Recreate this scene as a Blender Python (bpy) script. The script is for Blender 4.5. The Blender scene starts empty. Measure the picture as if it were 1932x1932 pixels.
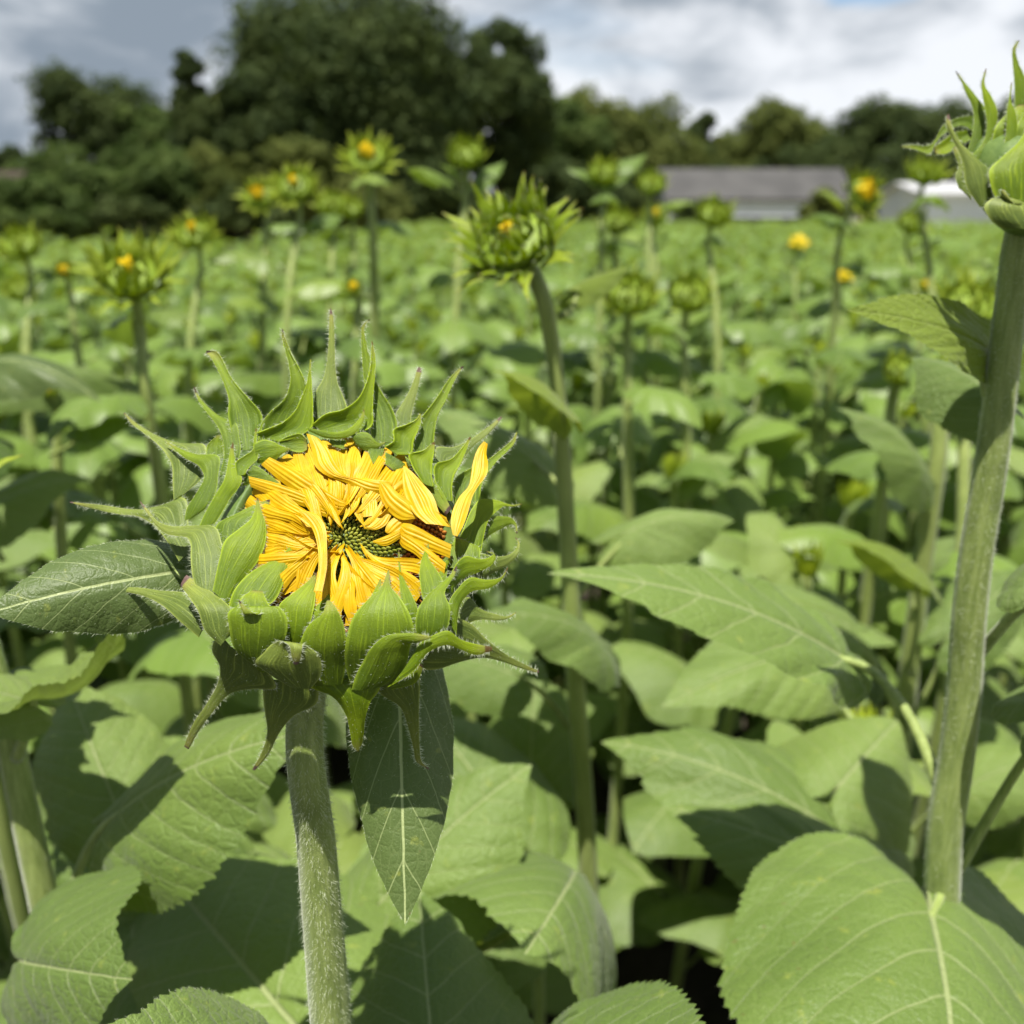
import bpy, math, random
import numpy as np
from mathutils import Vector
R = math.radians
scene = bpy.context.scene
col = scene.collection

# ------------------------------------------------------------------ camera, sky, sun, exposure
CAM = np.array([0.0, 0.0, 1.45]); PITCH = R(17.0); F = 1856.0
FWD = np.array([0, math.cos(PITCH), -math.sin(PITCH)]); UPV = np.array([0, math.sin(PITCH), math.cos(PITCH)]); RT = np.array([1.0, 0, 0])
cd = bpy.data.cameras.new('camera'); cam = bpy.data.objects.new('camera', cd); col.objects.link(cam)
cam.location = CAM; cam.rotation_euler = (R(90) - PITCH, 0, 0)
cd.sensor_width = 36; cd.lens = 36 * F / 1932; cd.clip_start = 0.02; cd.clip_end = 3000
cd.dof.use_dof = True; cd.dof.focus_distance = 0.375; cd.dof.aperture_fstop = 7.9
scene.camera = cam
SUN = np.array([-0.10, -0.27, 0.95]); SUN /= np.linalg.norm(SUN)
sl = bpy.data.lights.new('sun', 'SUN'); sl.energy = 5.0; sl.angle = R(0.53); sl.color = (1.0, 0.955, 0.88)
so = bpy.data.objects.new('sun', sl); col.objects.link(so); so.location = (0, 0, 30)
so.rotation_euler = Vector(SUN).to_track_quat('Z', 'Y').to_euler()
scene.view_settings.view_transform = 'Standard'; scene.view_settings.look = 'None'
scene.view_settings.exposure = 0.85; scene.view_settings.gamma = 1.0
scene.cycles.max_bounces = 7; scene.cycles.diffuse_bounces = 3; scene.cycles.glossy_bounces = 2
scene.cycles.transmission_bounces = 4; scene.cycles.use_denoising = True
scene.cycles.use_adaptive_sampling = True; scene.cycles.adaptive_threshold = 0.02

class G:
    """small node-graph helper"""
    def __init__(s, tree): s.t = tree; s.t.nodes.clear()
    def n(s, typ, ins=None, **props):
        nd = s.t.nodes.new(typ)
        for k, v in props.items(): setattr(nd, k, v)
        for k, v in (ins or {}).items():
            if isinstance(v, bpy.types.NodeSocket): s.t.links.new(v, nd.inputs[k])
            else: nd.inputs[k].default_value = v
        return nd
    def m(s, op, a, b=0.0, c=None, clamp=False):
        ins = {0: a, 1: b}
        if c is not None: ins[2] = c
        return s.n('ShaderNodeMath', ins, operation=op, use_clamp=clamp).outputs[0]
    def mix(s, f, a, b, blend='MIX'):
        nd = s.n('ShaderNodeMix', {0: f}, data_type='RGBA', blend_type=blend)
        for i, v in ((6, a), (7, b)):
            if isinstance(v, bpy.types.NodeSocket): s.t.links.new(v, nd.inputs[i])
            else: nd.inputs[i].default_value = tuple(v) + ((1,) if len(v) == 3 else ())
        return nd.outputs[2]
    def step(s, x, lo, hi, a=0.0, b=1.0):
        return s.n('ShaderNodeMapRange', {0: x, 1: lo, 2: hi, 3: a, 4: b}, interpolation_type='SMOOTHSTEP').outputs[0]
    def noise(s, vec, scale, detail=3.0, rough=0.5, dist=0.0):
        return s.n('ShaderNodeTexNoise', {'Vector': vec, 'Scale': scale, 'Detail': detail, 'Roughness': rough, 'Distortion': dist}).outputs[0]

w = bpy.data.worlds.new('World'); scene.world = w; w.use_nodes = True
g = G(w.node_tree)
sky = g.n('ShaderNodeTexSky', sky_type='NISHITA', sun_disc=False, sun_elevation=math.asin(SUN[2]),
          sun_rotation=math.atan2(SUN[0], SUN[1]), air_density=1.0, dust_density=0.6, ozone_density=1.5)
skyb = g.n('ShaderNodeBackground', {'Color': sky.outputs[0], 'Strength': 0.08})
dirv = g.n('ShaderNodeTexCoord').outputs['Generated']
sx = g.n('ShaderNodeSeparateXYZ', {0: dirv})
X, Y_, Z = sx.outputs
mp = g.n('ShaderNodeMapping', {'Vector': dirv, 'Location': (0.3, 0.1, 0.62), 'Scale': (1, 1, 2.1)}).outputs[0]
n1 = g.noise(mp, 3.7, 7.0, 0.52, 0.25)
n2 = g.noise(mp, 8.5, 6.0, 0.58, 0.4)
# cumulus brightness: brighter low down and to the right, a grey layer above left
lit = g.m('ADD', g.m('MULTIPLY', X, 0.75), g.m('MULTIPLY', Z, -2.8))
lit = g.m('ADD', lit, -0.66)
lit = g.m('ADD', lit, g.m('ADD', g.m('MULTIPLY', n1, 2.5), g.m('MULTIPLY', n2, 2.0)))
litf = g.step(lit, 0.60, 1.62)
ccol = g.mix(litf, (0.165, 0.20, 0.24), (0.545, 0.565, 0.595))
cl = g.n('ShaderNodeBackground', {'Color': ccol, 'Strength': 0.95})
mp3 = g.n('ShaderNodeMapping', {'Vector': dirv, 'Location': (0.0, 0.0, 0.0), 'Scale': (1, 1, 3.2)}).outputs[0]
n3 = g.noise(mp3, 3.1, 5.0, 0.55, 0.2)
blue = g.step(g.m('ADD', n3, g.m('MULTIPLY', Z, 0.18)), 0.60, 0.72)
# a clear gap in the upper right of the sky
gx = g.m('SUBTRACT', X, 0.298); gz = g.m('SUBTRACT', Z, 0.190)
gap = g.m('ADD', g.m('MULTIPLY', gx, gx), g.m('MULTIPLY', g.m('MULTIPLY', gz, gz), 9.0))
gap = g.step(g.m('ADD', gap, g.m('MULTIPLY', g.m('SUBTRACT', n2, 0.5), 0.02)), 0.0004, 0.0045, 1.0, 0.0)
blue = g.m('MAXIMUM', g.m('MULTIPLY', blue, 0.3), gap)
mixs = g.n('ShaderNodeMixShader', {0: blue, 1: cl.outputs[0], 2: skyb.outputs[0]})
g.n('ShaderNodeOutputWorld', {'Surface': mixs.outputs[0]})

# ------------------------------------------------------------------ geometry helpers
def at(px, py, d):
    return CAM + d * (FWD + (px - 966) / F * RT + (966 - py) / F * UPV)
def atY(px, py, Y):
    return at(px, py, Y / (FWD[1] + (966 - py) / F * UPV[1]))
def nrm(v):
    v = np.asarray(v, float); return v / (np.linalg.norm(v, axis=-1, keepdims=True) + 1e-12)
def cr(pts, n):
    """Catmull-Rom resample"""
    p = np.asarray(pts, float); k = len(p)
    if k < 3:
        t = np.linspace(0, 1, n)[:, None]; return p[0] * (1 - t) + p[-1] * t
    h = np.maximum(np.linalg.norm(np.diff(p, axis=0), axis=1), 1e-9)[:, None]; d = np.diff(p, axis=0) / h
    m = np.empty_like(p); m[1:-1] = (d[1:] * h[:-1] + d[:-1] * h[1:]) / (h[1:] + h[:-1]); m[0] = d[0]; m[-1] = d[-1]
    t = np.linspace(0, k - 1 - 1e-9, n); i = t.astype(int); f = (t - i)[:, None]; f2, f3 = f * f, f ** 3
    return (2 * f3 - 3 * f2 + 1) * p[i] + (f3 - 2 * f2 + f) * m[i] * h[i] + (3 * f2 - 2 * f3) * p[i + 1] + (f3 - f2) * m[i + 1] * h[i]

class MB:
    """collects geometry, builds ONE mesh object"""
    def __init__(s): s.v = []; s.q = []; s.t = []; s.uv = []; s.qm = []; s.tm = []; s.n = 0
    def add(s, v, q=None, t=None, uv=None, mi=0):
        v = np.asarray(v, float).reshape(-1, 3); s.v.append(v)
        s.uv.append(np.zeros((len(v), 2)) if uv is None else np.asarray(uv, float))
        if q is not None and len(q): s.q.append(np.asarray(q, int) + s.n); s.qm.append(np.full(len(q), mi))
        if t is not None and len(t): s.t.append(np.asarray(t, int) + s.n); s.tm.append(np.full(len(t), mi))
        s.n += len(v); return s
    def arrays(s):
        v = np.vstack(s.v); uv = np.vstack(s.uv)
        q = np.vstack(s.q) if s.q else np.zeros((0, 4), int); t = np.vstack(s.t) if s.t else np.zeros((0, 3), int)
        qm = np.concatenate(s.qm) if s.qm else np.zeros(0, int); tm = np.concatenate(s.tm) if s.tm else np.zeros(0, int)
        return v, q, t, uv, qm, tm
    def mesh(s, name, mats, origin=(0, 0, 0)):
        v, q, t, uv, qm, tm = s.arrays()
        v = v - np.asarray(origin)
        me = bpy.data.meshes.new(name)
        me.vertices.add(len(v)); me.vertices.foreach_set('co', v.ravel())
        loops = np.concatenate([q.ravel(), t.ravel()]); me.loops.add(len(loops)); me.loops.foreach_set('vertex_index', loops)
        starts = np.concatenate([np.arange(len(q)) * 4, len(q) * 4 + np.arange(len(t)) * 3])
        me.polygons.add(len(starts)); me.polygons.foreach_set('loop_start', starts)
        me.polygons.foreach_set('material_index', np.concatenate([qm, tm]))
        me.update(calc_edges=True); me.validate()
        me.polygons.foreach_set('use_smooth', np.ones(len(me.polygons), bool))
        ul = me.uv_layers.new(name='UVMap')
        idx = np.empty(len(me.loops), int); me.loops.foreach_get('vertex_index', idx)
        ul.data.foreach_set('uv', uv[idx].ravel())
        for m in (mats if isinstance(mats, (list, tuple)) else [mats]): me.materials.append(m)
        return me
    def build(s, name, mats, parent=None, origin=(0, 0, 0)):
        o = bpy.data.objects.new(name, s.mesh(name, mats, origin)); col.objects.link(o)
        if parent is not None: o.parent = parent
        return o

def tag(o, label=None, cat=None, group=None, kind=None):
    if label: o['label'] = label
    if cat: o['category'] = cat
    if group: o['group'] = group
    if kind: o['kind'] = kind
    return o
def empty(name, loc, label=None, cat=None, group=None):
    o = bpy.data.objects.new(name, None); o.location = loc; o.empty_display_size = 0.05; col.objects.link(o)
    return tag(o, label, cat, group)

def grid_quads(nu, nv, flip=False):
    i = np.arange(nv - 1)[:, None] * nu + np.arange(nu - 1)[None, :]; i = i.ravel()
    q = np.stack([i, i + 1, i + nu + 1, i + nu], 1)
    return q[:, ::-1] if flip else q

def tube(mb, pts, rad, nseg=12, nlen=16, ridge=0.0, mi=0, cap=True):
    p = cr(pts, nlen); r = np.interp(np.linspace(0, 1, nlen), np.linspace(0, 1, len(rad)), rad)
    tan = nrm(np.gradient(p, axis=0))
    ref = np.array([0.123, 0.9, 0.1]) if abs(tan[0][2]) > 0.5 else np.array([0, 0.1, 1.0])
    a = nrm(ref - (tan @ ref)[:, None] * tan); b = np.cross(tan, a)
    ph = np.linspace(0, 2 * math.pi, nseg, endpoint=False)
    rr = r[:, None] * (1 + ridge * np.sin(7 * ph)[None, :])
    v = p[:, None, :] + rr[..., None] * (np.cos(ph)[None, :, None] * a[:, None, :] + np.sin(ph)[None, :, None] * b[:, None, :])
    v = v.reshape(-1, 3)
    i = np.arange(nlen - 1)[:, None] * nseg; j = np.arange(nseg)[None, :]; j2 = (j + 1) % nseg
    q = np.stack([i + j, i + j2, i + nseg + j2, i + nseg + j], -1).reshape(-1, 4)
    uv = np.stack([np.tile(np.linspace(0, 1, nseg), nlen), np.repeat(np.linspace(0, 1, nlen), nseg)], 1)
    t = None
    if cap:
        v = np.vstack([v, p[:1], p[-1:]]); k = nlen * nseg
        uv = np.vstack([uv, [[.5, 0], [.5, 1]]])
        jj = np.arange(nseg); t = np.vstack([np.stack([np.full(nseg, k), (jj + 1) % nseg, jj], 1),
                                            np.stack([np.full(nseg, k + 1), (nlen - 1) * nseg + jj, (nlen - 1) * nseg + (jj + 1) % nseg], 1)])
    mb.add(v, q, t, uv, mi)
    return p, r, a, b

def hairs(mb, base, d, length, width, rng, mi=1, droop=0.0):
    """fine tapering ribbons"""
    base = np.asarray(base); d = nrm(d); n = len(base)
    if n == 0: return
    length = length * rng.uniform(0.25, 1.25, n)[:, None]
    side = nrm(np.cross(d, -FWD[None, :] + rng.normal(0, 0.35, (n, 3)))) * width
    bend = rng.normal(0, 0.22, (n, 3)); bend[:, 2] -= droop
    m = base + d * length * 0.5 + bend * length * 0.12; e = base + d * length + bend * length * 0.5
    v = np.stack([base - side, base + side, m - side * 0.7, m + side * 0.7, e], 1).reshape(-1, 3)
    k = np.arange(n)[:, None] * 5
    mb.add(v, np.hstack([k, k + 1, k + 3, k + 2]), np.hstack([k + 2, k + 3, k + 4]), None, mi)

def loft(mb, Lp, Rp, cup=0.1, th=0.00035, nu=9, nv=22, wave=0.0, crease=0.0, rng=None, face=None, hair=0.0, mi=0, hmi=1, hw=0.000065, edgecurl=0.0, rib=0.0):
    """closed thin sheet between a left and a right edge; cup bulges the middle towards `face`"""
    Lc = cr(Lp, nv); Rc = cr(Rp, nv)
    u = np.linspace(-1, 1, nu)
    face = -FWD if face is None else nrm(face)
    wv = Rc - Lc; wl = np.linalg.norm(wv, axis=1, keepdims=True)
    mid = (Lc + Rc) / 2; tan = nrm(np.gradient(mid, axis=0)); n = nrm(np.cross(wv, tan))
    s = np.sign(n @ face); s[s == 0] = 1; n = n * s[:, None]
    n = n + 0.3 * face; n = nrm(n)
    k = np.ones(5) / 5
    n = nrm(np.stack([np.convolve(np.pad(n[:, c], 2, mode='edge'), k, 'valid') for c in range(3)], 1))
    uu = u[None, :, None]
    P = mid[:, None, :] + wv[:, None, :] * uu / 2
    P = P + n[:, None, :] * wl[:, None, :] * (cup * (1 - uu ** 2) + edgecurl * uu ** 4 - crease * np.exp(-(uu / 0.22) ** 2))
    if wave and rng is not None:
        ph = rng.uniform(0, 6.28, 4); tt = np.linspace(0, 1, nv)[:, None]
        ww = np.sin(tt * 9 + ph[0]) * np.abs(u[None, :]) ** 2 * np.sign(u)[None, :] + 0.6 * np.sin(tt * 15 + ph[1] + 2 * u[None, :])*np.abs(u[None,:])
        P = P + n[:, None, :] * wl[:, None, :] * wave * ww[..., None]
    if rib: P = P + n[:, None, :] * wl[:, None, :] * rib * (np.cos(4 * math.pi * u) * (1 - u ** 2))[None, :, None] * np.sin(np.linspace(0.35, 3.0, nv))[:, None, None]
    N = nrm(np.cross(np.gradient(P, axis=1), np.gradient(P, axis=0))); sg = np.sign((N * n[:, None, :]).sum(-1, keepdims=True)); sg[sg == 0] = 1; N = N * sg
    a = (P + N * th / 2).reshape(-1, 3); b = (P - N * th / 2).reshape(-1, 3)
    ring = np.concatenate([np.arange(nu), np.arange(1, nv) * nu + nu - 1, (nv - 1) * nu + np.arange(nu - 2, -1, -1), np.arange(nv - 2, 0, -1) * nu])
    K = nu * nv; nr_ = len(ring); v = np.vstack([a, b, a[ring], b[ring]])
    q1 = grid_quads(nu, nv); q2 = grid_quads(nu, nv, True) + K
    i = np.arange(nr_) + 2 * K; j = (np.arange(nr_) + 1) % nr_ + 2 * K
    e = [np.stack([i, i + nr_, j + nr_, j], 1)]
    al = np.concatenate([[0], np.cumsum(np.linalg.norm(np.diff(mid, axis=0), axis=1))]); al = al / al[-1]
    uv = np.stack([np.tile((u + 1) / 2, nv), np.repeat(al, nu)], 1)
    mb.add(v, np.vstack([q1, q2] + e), None, np.vstack([uv, uv, uv[ring], uv[ring]]), mi)
    if hair > 0 and rng is not None:
        length = 0.0019
        for sgn, E in ((-1, P[:, 0]), (1, P[:, -1])):
            tot = np.linalg.norm(np.diff(E, axis=0), axis=1).sum(); m = int(tot * 1000 * 3.2 * hair)
            t = rng.uniform(0.08, 0.97, m) * (nv - 1); i0 = np.minimum(t.astype(int), nv - 2); f = (t - i0)[:, None]
            base = E[i0] * (1 - f) + E[i0 + 1] * f
            dd = sgn * nrm(wv)[i0] * 1.0 + N[i0, 0 if sgn < 0 else -1] * rng.uniform(-0.2, 0.7, (m, 1)) + rng.normal(0, 0.5, (m, 3)) - tan[i0] * 0.15
            hairs(mb, base, dd, length, hw, rng, hmi)
        m = int(hair * 1e6 * 0.28 * (wl.mean() * np.linalg.norm(np.diff(mid, axis=0), axis=1).sum()))
        iv = rng.integers(1, nv - 2, m); iu = rng.integers(1, nu - 1, m)
        f1 = rng.uniform(0, 1, (m, 1)); f2 = rng.uniform(0, 1, (m, 1))
        base = P[iv, iu] * (1 - f1) * (1 - f2) + P[iv + 1, iu] * f1 * (1 - f2) + P[iv, iu - 1] * (1 - f1) * f2 + P[iv + 1, iu - 1] * f1 * f2 + N[iv, iu] * th * 0.5
        hairs(mb, base, N[iv, iu] + rng.normal(0, 0.6, (m, 3)), 0.0006, hw * 0.6, rng, hmi)
    return P

TH = np.radians([0, 6, 12, 20, 32, 48, 66, 84, 102, 120, 138, 152, 164, 173, 180])
RC = np.array([1.0, .90, .825, .765, .70, .63, .56, .50, .455, .415, .38, .335, .26, .165, .05])   # heart shape
RR = np.array([1.0, .915, .86, .81, .755, .69, .63, .575, .53, .495, .46, .41, .33, .21, .05])   # round heart shape
RL = np.array([1.0, .86, .74, .60, .45, .33, .26, .215, .185, .16, .14, .12, .10, .07, .03])      # lance shape
def leaf_local(L, wf, nA=48, nR=8, arch=0.08, fold=0.1, wave=0.02, serr=0.035, seed=0, kind='heart', twist=0.0, sag=0.0, nteeth=46):
    rng = np.random.default_rng(seed)
    th = np.linspace(-math.pi, math.pi, nA + 1)
    prof = {'heart': RC, 'round': RR}.get(kind, RL)
    r0 = np.interp(np.abs(th), TH, prof)
    # smooth
    r0 = np.convolve(np.pad(r0, 1, mode='edge'), [0.2, 0.6, 0.2], 'valid') if nA < 60 else r0
    if serr > 0:
        saw = 1 - ((np.abs(th) / math.pi * nteeth + rng.uniform(0, 1)) % 1.0)
        fade = np.clip(np.abs(th) * 3, 0.15, 1) * np.clip((math.pi - np.abs(th)) * 2, 0, 1)
        r0 = r0 * (1 + serr * (saw - 0.5) * fade * (0.7 + 0.6 * rng.random(nA + 1)))
    r0 = r0 * (1 + 0.05 * np.sin(th * 2 + rng.uniform(0, 6)) + 0.03 * np.sin(th * 5 + rng.uniform(0, 6)) * (np.abs(th) > .25))
    rf = (np.arange(1, nR + 1) / nR) ** 0.85
    rr = rf[:, None] * r0[None, :]
    x = rr * np.sin(th)[None, :]; y = rr * np.cos(th)[None, :]
    ax = np.abs(x); t = np.clip(y, -0.3, 1)
    z = arch * 4 * t * (1 - t) + fold * ax * wf + sag * (-(ax * wf) ** 2) * 3
    edge = rf[:, None] ** 2.2; z = z - 0.05 * sag * (rf[:, None] ** 4) * np.clip(ax * 4, 0, 1) + 0.02 * np.sin(9 * x + rng.uniform(0, 6)) * np.sin(7 * y + rng.uniform(0, 6)) * np.clip(ax * 6, 0, 1)
    z = z + wave * edge * (np.sin(3 * th + rng.uniform(0, 6)) + 0.7 * np.sin(7 * th + rng.uniform(0, 6)) + 0.4 * np.sin(13 * th + rng.uniform(0, 6)))[None, :]
    wq = y - 0.55 * ax - 1.3 * ax ** 2
    z = z + 0.006 * np.abs(np.sin(math.pi * wq / 0.17)) * np.clip(ax * 7, 0, 1) + 0.008 * np.clip(ax * 25, 0, 1)
    z = z + twist * x * y
    V = np.stack([x * wf * L, y * L, z * L], -1).reshape(-1, 3)
    V = np.vstack([[0, 0, 0], V]); uv = np.vstack([[0, 0], np.stack([x, y], -1).reshape(-1, 2)])
    m = nA + 1; j = np.arange(nA)
    tr = np.stack([np.zeros(nA, int), 1 + j + 1, 1 + j], 1)
    q = (np.arange(nR - 1)[:, None] * m + j[None, :]).ravel() + 1
    q = np.stack([q, q + 1, q + m + 1, q + m], 1)
    return V, q, tr, uv, (m, nR)

def place(V, base, tip, up):
    Yx = nrm(tip - base); Xx = nrm(np.cross(Yx, up)); Zx = np.cross(Xx, Yx)
    return base + V[:, :1] * Xx + V[:, 1:2] * Yx + V[:, 2:3] * Zx

# ------------------------------------------------------------------ materials
def surf(g, colr, rough, trans, tcol, bump=None, spec=0.35, sheen=0.0, bstr=0.3, bdist=0.001):
    ins = {'Base Color': colr, 'Roughness': rough, 'Specular IOR Level': spec}
    if sheen: ins['Sheen Weight'] = sheen; ins['Sheen Roughness'] = 0.4
    if bump is not None:
        b = g.n('ShaderNodeBump', {'Height': bump, 'Strength': bstr, 'Distance': bdist}); ins['Normal'] = b.outputs[0]
    p = g.n('ShaderNodeBsdfPrincipled', ins)
    if trans > 0:
        tr = g.n('ShaderNodeBsdfTranslucent', {'Color': tcol})
        mx = g.n('ShaderNodeMixShader', {0: trans, 1: p.outputs[0], 2: tr.outputs[0]}); out = mx.outputs[0]
    else: out = p.outputs[0]
    g.n('ShaderNodeOutputMaterial', {'Surface': out})

def newmat(name):
    m = bpy.data.materials.new(name); m.use_nodes = True; return m, G(m.node_tree)

def leaf_mat(name, base, dark, vein, tcol, trans=0.28, rough=0.42, spots=True, sheen=0.25, detail=True, kind='heart', veinw=1.0):
    m, g = newmat(name)
    tc = g.n('ShaderNodeTexCoord'); uv = tc.outputs['UV']; ob = tc.outputs['Object']
    s = g.n('ShaderNodeSeparateXYZ', {0: uv}); x, y = s.outputs[0], s.outputs[1]
    wob = g.m('MULTIPLY', g.m('SUBTRACT', g.noise(uv, 5.0, 2.0), 0.5), 0.05)
    ax = g.m('ABSOLUTE', g.m('ADD', x, g.m('MULTIPLY', wob, 0.25)))
    geo = g.n('ShaderNodeNewGeometry')
    rnd = g.n('ShaderNodeObjectInfo').outputs['Random']
    big = g.noise(geo.outputs['Position'], 7.0, 3.0, 0.6)
    k = g.m('ADD', g.m('MULTIPLY', big, 0.9), g.m('MULTIPLY', rnd, 0.5))
    k = g.m('ADD', k, g.m('MULTIPLY', g.m('SUBTRACT', g.noise(geo.outputs['Position'], 0.45, 2.0), 0.5), 0.9))
    c = g.mix(g.step(k, 0.35, 1.05), dark, base)
    c = g.mix(g.step(g.noise(geo.outputs['Position'], 1.7, 3.0), 0.52, 0.75, 0, 0.45), c, (base[0] * 1.35, base[1] * 1.12, base[2] * 0.7))
    # side veins: families of curves leaving the midrib and bending forward
    wv = g.m('SUBTRACT', g.m('SUBTRACT', g.m('ADD', y, wob), g.m('MULTIPLY', ax, 0.55 if kind == 'heart' else 1.5)), g.m('MULTIPLY', g.m('MULTIPLY', ax, ax), 1.3 if kind == 'heart' else 3.0))
    sp = 0.17 if kind == 'heart' else 0.27
    pp = g.m('PINGPONG', wv, sp / 2)          # 0 at multiples of sp
    pp2 = g.m('PINGPONG', g.m('ADD', wv, 0.0), sp / 2)
    wid = g.m('MULTIPLY', g.m('MULTIPLY_ADD', ax, -0.012, 0.0085), veinw)
    side = g.m('DIVIDE', pp2, wid)
    side = g.step(side, 0.35, 1.0, 1.0, 0.0)
    midw = g.m('MULTIPLY', g.m('MULTIPLY_ADD', y, -0.007, 0.0125), veinw)
    mid = g.step(g.m('DIVIDE', ax, midw), 0.5, 1.0, 1.0, 0.0)
    vn = g.m('MAXIMUM', mid, g.m('MULTIPLY', side, 0.6))
    h = vn
    if detail:
        vo = g.n('ShaderNodeTexVoronoi', {'Vector': uv, 'Scale': 17.0}, feature='DISTANCE_TO_EDGE').outputs[0]
        net = g.step(vo, 0.0, 0.055, 1.0, 0.0)
        vn = g.m('MAXIMUM', vn, g.m('MULTIPLY', net, 0.10))
        vo2 = g.n('ShaderNodeTexVoronoi', {'Vector': uv, 'Scale': 60.0}, feature='DISTANCE_TO_EDGE').outputs[0]
        fine = g.noise(uv, 140.0, 3.0, 0.7)
        c = g.mix(g.step(fine, 0.35, 0.75, 0.0, 0.28), c, tuple(min(1, q * 1.7 + 0.02) for q in base))
        h = g.m('ADD', g.m('MULTIPLY', h, -1.2), g.m('ADD', g.m('MULTIPLY', g.step(vo, 0, 0.2), 0.7), g.m('ADD', g.m('MULTIPLY', g.step(vo2, 0, 0.3), 0.35), g.m('MULTIPLY', fine, 0.5))))
        if spots:
            sn = g.noise(uv, 9.0, 4.0, 0.65)
            c = g.mix(g.step(sn, 0.60, 0.72, 0, 0.45), c, (0.33, 0.36, 0.06))
            sn2 = g.noise(uv, 31.0, 2.0, 0.5)
            c = g.mix(g.step(sn2, 0.70, 0.76, 0, 0.6), c, (0.13, 0.09, 0.03))
    else:
        h = g.m('MULTIPLY', h, -1.0)
    c = g.mix(vn, c, vein)
    # paler underside
    c = g.mix(g.m('MULTIPLY', geo.outputs['Backfacing'], 0.35), c, tuple(min(1, q * 1.5 + 0.03) for q in base))
    surf(g, c, rough, trans, g.mix(0.35, tcol, c), h, 0.35, sheen, 0.6 if kind == 'heart' else 0.25, 0.0010)
    return m

M = {}
M['leaf'] = leaf_mat('sunflower leaf green', (0.152, 0.222, 0.047), (0.078, 0.128, 0.021), (0.27, 0.32, 0.13), (0.26, 0.36, 0.02), 0.24, 0.47, sheen=0.12)
M['leafyoung'] = leaf_mat('young leaf dark green', (0.085, 0.125, 0.032), (0.052, 0.085, 0.018), (0.36, 0.42, 0.18), (0.18, 0.28, 0.01), 0.25, 0.45, True, 0.15, kind='lance')
M['leafbright'] = leaf_mat('thin upper leaf bright green', (0.19, 0.26, 0.025), (0.14, 0.20, 0.02), (0.24, 0.30, 0.07), (0.30, 0.38, 0.01), 0.36, 0.5, True, 0.2)
M['leaffar'] = leaf_mat('field leaf green', (0.152, 0.235, 0.040), (0.060, 0.108, 0.017), (0.25, 0.30, 0.11), (0.28, 0.40, 0.02), 0.27, 0.45, False, 0.1, detail=False)

def stem_mat(name, a, b, scale=60):
    m, g = newmat(name); tc = g.n('ShaderNodeTexCoord')
    mp = g.n('ShaderNodeMapping', {'Vector': tc.outputs['Object'], 'Scale': (1, 1, 0.12)}).outputs[0]
    n = g.noise(mp, scale * 6, 4, 0.6); n2 = g.noise(tc.outputs['Object'], 30.0, 3, 0.6)
    c = g.mix(g.step(n, 0.3, 0.7), a, b); c = g.mix(g.step(n2, 0.55, 0.8, 0, 0.5), c, tuple(q * 0.6 for q in a))
    f = g.noise(tc.outputs['Object'], 1500.0, 2, 0.6)
    c = g.mix(g.step(f, 0.62, 0.72, 0, 0.4), c, (0.4, 0.45, 0.2))
    surf(g, c, 0.5, 0.10, (0.3, 0.4, 0.08, 1), g.m('ADD', n, f), 0.35, 0.35, 0.5, 0.0006); return m
M['stem'] = stem_mat('downy stem green', (0.19, 0.255, 0.055), (0.31, 0.38, 0.11))
M['stemfar'] = stem_mat('field stem green', (0.19, 0.245, 0.055), (0.29, 0.35, 0.095), 20)

def bract_mat(name, base, light, tip, tcol, trans=0.3, tipat=0.955, ti=1.0):
    m, g = newmat(name); tc = g.n('ShaderNodeTexCoord'); uv = tc.outputs['UV']
    s = g.n('ShaderNodeSeparateXYZ', {0: uv}); u, v = s.outputs[0], s.outputs[1]
    rnd = g.n('ShaderNodeObjectInfo').outputs['Random']
    n = g.noise(tc.outputs['Object'], 160.0, 4, 0.6)
    mp = g.n('ShaderNodeMapping', {'Vector': uv, 'Scale': (14, 1.2, 1)}).outputs[0]
    st = g.noise(mp, 1.6, 3, 0.6)
    c = g.mix(g.m('ADD', g.step(v, 0.15, 0.8, 0, 0.65), g.m('MULTIPLY', g.m('SUBTRACT', n, 0.5), 0.7), clamp=True), base, light)
    c = g.mix(g.step(st, 0.52, 0.64, 0, 0.45), c, tuple(min(1, q * 1.6) for q in light))
    e = g.m('ABSOLUTE', g.m('SUBTRACT', u, 0.5))
    c = g.mix(g.step(e, 0.43, 0.5, 0, 0.75), c, tuple(min(1, q * 1.5 + 0.02) for q in light))   # pale margin
    c = g.mix(g.step(v, 0.80, 0.95, 0, 0.6), c, (0.34, 0.33, 0.07))
    tv = g.m('ADD', v, g.m('MULTIPLY', g.m('SUBTRACT', rnd, 0.5), 0.07))
    c = g.mix(g.step(tv, tipat, tipat + 0.02, 0, ti), c, tip)
    fine = g.noise(tc.outputs['Object'], 1800.0, 2, 0.6)
    c = g.mix(g.step(fine, 0.60, 0.70, 0, 0.22), c, (0.38, 0.45, 0.20))
    surf(g, c, 0.48, trans, g.mix(0.4, tcol, c), g.m('ADD', g.m('MULTIPLY', st, 1.0), g.m('ADD', g.m('MULTIPLY', fine, 0.5), n)), 0.35, 0.04, 0.45, 0.0008); return m
M['bract'] = bract_mat('bract green', (0.100, 0.168, 0.008), (0.23, 0.32, 0.012), (0.07, 0.035, 0.03), (0.40, 0.47, 0.005), 0.36)
M['bractin'] = bract_mat('inner bract yellow green', (0.135, 0.220, 0.007), (0.32, 0.42, 0.010), (0.15, 0.08, 0.03), (0.55, 0.62, 0.005), 0.46)
M['bractout'] = bract_mat('outer bract grey green', (0.105, 0.155, 0.024), (0.24, 0.29, 0.048), (0.16, 0.09, 0.08), (0.30, 0.38, 0.01), 0.24)
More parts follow.
